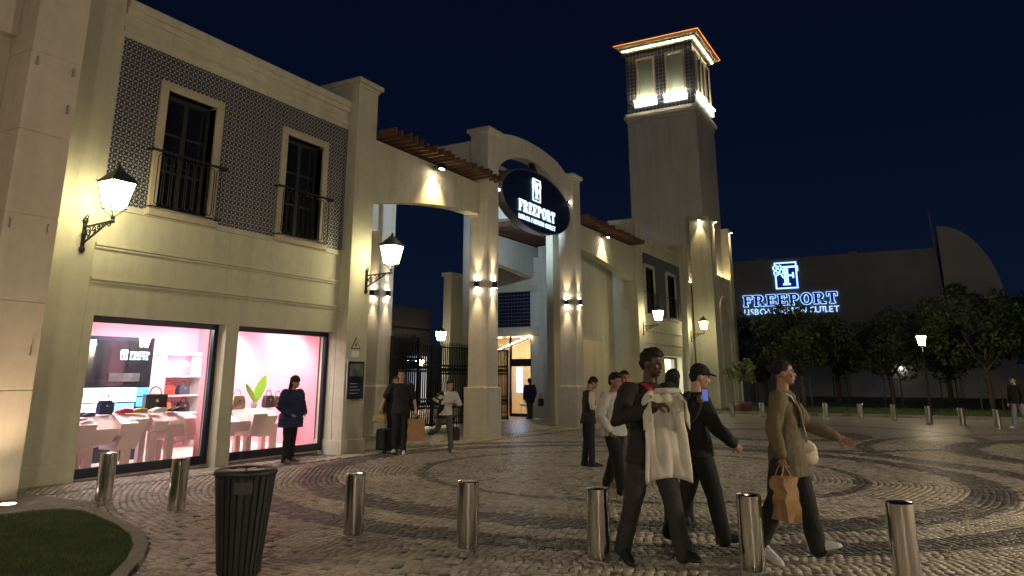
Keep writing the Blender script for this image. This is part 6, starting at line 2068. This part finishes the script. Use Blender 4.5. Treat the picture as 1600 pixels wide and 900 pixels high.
b = MB(); b.ell(c0 + Vector((0, 0, .05)) - hy_ * .055, (.085, .012, .05), 12, 8, rot); obj('flap', b, cream, t, smooth=True)
pb = wom['w'](wom['A'][0][2]) + Vector((0, 0, -.06))
paper_bag('brown paper shopping bag carried by the woman in the blazer', pb, .26, .13, .36, AZ + .2)
# 3 person in black with cap ------------------------------------------------
cap = person('person in black with a cap walking right beside the man with the shirt', (7.69, 2.18, 0), AZ - hd(85), 1.68, legs=((16, 6), (-12, 16)), head_yaw=.1, head_pitch=-.18, lean=.04,
             arms=(((.08, .10, -.26), (.03, .30, -.43)), ((-.06, -.08, -.28), (-.05, -.02, -.52))), skin='light', top=BLACK, bottom=BLACK, shoes=(.012, .012, .012), hair='short', hat='cap', topname='hoodie', hem=.84, vox=.010, legw=1.22, bulk=1.5,
             hands=(dict(curl=1.4), None), foot_pitch=(5, -15))
# 4 long-haired person beyond
person('person with long dark hair walking away beside the one with the cap', (8.75, 2.72, gz(8.75)), AZ - hd(20), 1.68, legs=((8, 6), (-6, 10)), top=BLACK, bottom=DENIM, hair='long', topname='coat', hem=.72, vox=.012, female=True, skin='light', head_yaw=.25)
# 5 white sweatshirt
ws = person('man in a white sweatshirt and black trousers lifting a hand to his face', (10.85, 4.30, gz(10.8)), AZ - hd(140), 1.70, legs=((20, 8), (-16, 10)), spread=.05, head_yaw=-.1, head_pitch=-.12,
            arms=(((.09, -.02, -.28), (.02, .08, -.48)), ((-.07, .18, -.20), (.06, .26, .08))), skin='mid', top=WHITE2, bottom=BLACK, shoes=(.32, .19, .10), hair='curly', topname='sweatshirt', hem=.84, vox=.011, legw=1.25, bulk=1.7,
            hands=(dict(curl=.6), dict(curl=.7, d=(.3, -.1, 1), pn=(.2, -1, 0))))
person('dark haired person half hidden behind the man in the white sweatshirt', (11.9, 4.52, gz(11.9)), AZ - hd(165), 1.72, legs=((10, 6), (-10, 8)), skin='mid', top=CHAR, bottom=GREYT, hair='short', topname='jacket', vox=.013, shoes=(.5, .5, .5))
# 6 gilet man
gv = person('man in a dark gilet with white sleeves looking down at his phone', (13.85, 6.02, gz(13.85)), AZ - hd(78), 1.66, legs=((3, 3), (-3, 4)), head_pitch=-.55, lean=.05,
       arms=(((.05, -.02, -.27), (-.03, .24, -.23)), ((-.05, .0, -.27), (.06, .24, -.22))), skin='mid', top=BROWNV, cuff=WHITEC, sleeve='vest', bottom=DENIM, hair='short', topname='gilet', hem=.82, vox=.012, hands=(dict(curl=.9, d=(-.2, 1, .2)), dict(curl=.9, d=(.2, 1, .2))))
t = thing('phone', 'dark phone in the hands of the man in the gilet', 'phone', tuple(gv['w'](gv['A'][0][2])))
b = MB(); b.obox(gv['w']((gv['A'][0][2] + gv['A'][1][2]) / 2 + Vector((0, .12, .02))), Vector((1, 0, 0)), Vector((0, .5, .8)), Vector((0, -.8, .5)), .035, .07, .005); obj('case', b, 'black', t)
# 7 man in polo by the gate
pm = person('man in a black polo shirt walking out of the gate with shopping bags', (13.95, 10.65, gz(13.95)), TOCAM + hd(6), 1.80, legs=((10, 14), (7, 3)), arms=(((.16, .0, -.26), (.24, .05, -.50)), ((-.10, .0, -.28), (-.15, .05, -.53))), skin='light', top=BLACK, bottom=BLACK, shoes=(.55, .52, .45), sleeve='short', topname='polo_shirt', hair='short', hem=.84, vox=.011,
            hands=(dict(curl=1.2), dict(curl=1.2)), foot_pitch=(8, 0), bulk=1.3)
paper_bag('large crumpled paper bag in the left hand of the man in the polo shirt', pm['w'](pm['A'][1][2]) + Vector((0, 0, -.06)), .38, .16, .46, AZ + PI / 2 + .3)
paper_bag('mustard paper bag in the right hand of the man in the polo shirt', pm['w'](pm['A'][0][2]) + Vector((0, 0, -.0)), .26, .12, .16, AZ + PI / 2 - .2, mat('mustard paper', (.36, .27, .08), .75, var=.15, vscale=9))
person('person in black half hidden behind the man in the polo shirt, pulling a case', (14.65, 11.35, gz(14.6)), TOCAM - hd(10), 1.66, legs=((6, 6), (-8, 8)), top=BLACK, bottom=BLACK, hair='long', topname='coat', hem=.75, vox=.013, female=True, skin='light')
t = thing('suitcase', 'black wheeled case beside the man in the polo shirt', 'suitcase', (14.05, 11.12, gz(14)))
b = MB(); b.box(-.20, .20, -.13, .13, .06, .52); obj('body', b, BLACK, t, world=False, bevel=.04)
for s in (-.15, .15):
    b = MB(); b.tube([(s - .02, -.10, .04), (s + .02, -.10, .04)], .04, 10); obj('wheel', b, 'black', t, world=False)
b = MB(); b.tube([(-.1, .08, .5), (-.1, .1, .85), (.1, .1, .85), (.1, .08, .5)], .012, 6); obj('handle', b, 'steel_dull', t, world=False)
# 8 woman with raised arms by the gate
wg = person('woman in a pale top and grey trousers striding past the gate with arms raised', (14.85, 10.05, gz(14.85)), AZ - hd(150), 1.62, legs=((-32, 40), (16, 4)), lean=.12, side=-.12, head_pitch=-.25, head_yaw=.2,
       arms=(((.20, .02, -.10), (.04, .20, -.20)), ((-.12, .05, -.25), (.03, .20, -.20))), skin='light', top=WHITE2, bottom=GREYT, hair='bun', topname='top', hem=.90, vox=.012, female=True, shoes=(.5, .5, .45), foot_pitch=(-40, 4), hands=(dict(curl=.7, d=(-1, .3, .1)), dict(curl=.7, d=(1, .3, .2))))
b = MB(); u = wg['up']; A_ = wg['A']
b.capsule([A_[0][0], A_[0][1], A_[0][1].lerp(A_[0][2], .7)], [.085, .075, .065], 12); b.loft([ring(u(h) + Vector((.07, -.02, 0)), a, c) for h, a, c in ((-.10, .14, .13), (.1, .13, .12), (.3, .13, .12), (.47, .10, .09))])
obj('jacket', remeshed('jacket', b, .012, 3, .02), BLACK, wg['T'], world=False)
t = thing('tote_bag', 'dark tote bag hanging at the side of the woman by the gate', 'bag', tuple(wg['w'](Vector((-.28, .05, .55)))))
b = MB(); c0 = wg['w'](Vector((-.26, .05, .42))); b.loft([[c0 + Vector((x, y, z)) for x, y in ((-.12, -.06), (.12, -.06), (.12, .06), (-.12, .06))] for z in (-.14, .10)] + [[c0 + Vector((x * .8, y * .5, .16)) for x, y in ((-.12, -.06), (.12, -.06), (.12, .06), (-.12, .06))]]); obj('body', b, mat('dark brown leather', (.03, .02, .015), .5), t, bevel=.01)
obj('handle', MB().tube([c0 + Vector((.07 * math.cos(PI * k / 8), 0, .15 + .28 * math.sin(PI * k / 8))) for k in range(9)], .009, 6), BLACK, t)
# 9 woman at the shop window
wv_ = person('woman in a navy padded coat and dark beanie waiting at the lit shop window', (11.35, 11.38, gz(11.35)), AZ - hd(118), 1.62, legs=((4, 4), (-3, 3)), spread=.05, head_yaw=-.35, head_pitch=-.08,
       arms=(((.10, -.03, -.26), (-.01, .15, -.40)), ((-.12, -.02, -.26), (-.02, .16, -.40))), skin='light', top=NAVY, bottom=BLACK, shoes=(.10, .09, .07), hair='long', hat='beanie', topname='padded_coat', hem=.72, vox=.011, female=True, bulk=3.2, build=1.16, legw=1.05, quilt=.016)
# 10 person at the inner shop door
dp = person('person in a dark coat seen from behind at the inner shop window', (29.3, 15.45, -.17), AWAY + hd(25), 1.66, legs=((4, 3), (-4, 4)), top=NAVY, bottom=GREYT, hair='short', topname='coat', hem=.70, vox=.014, bulk=2.0)
t = thing('handbag', 'brown bag held by the person at the inner shop window', 'bag', (29.55, 15.05, .35))
b = MB(); b.box(-.16, .16, -.07, .07, 0, .32); obj('body', b, mat('brown bag', (.12, .06, .04), .6), t, world=False, bevel=.03)
obj('handle', MB().tube([(.1 * math.cos(PI * k / 8), 0, .31 + .2 * math.sin(PI * k / 8)) for k in range(9)], .012, 6), BLACK, t, world=False)
# 11 person at the right edge
person('person in a dark jacket and pale jeans at the right edge of the picture', (32.6, -2.35, -.17), LEFT + hd(20), 1.75, legs=((16, 8), (-14, 14)), top=BLACK, bottom=cloth('pale jeans', (.22, .24, .28)), hair='short', topname='jacket', vox=.014, bulk=1.8, shoes=(.5, .5, .5), legw=1.15)

bpy.data.scenes.remove(_work)
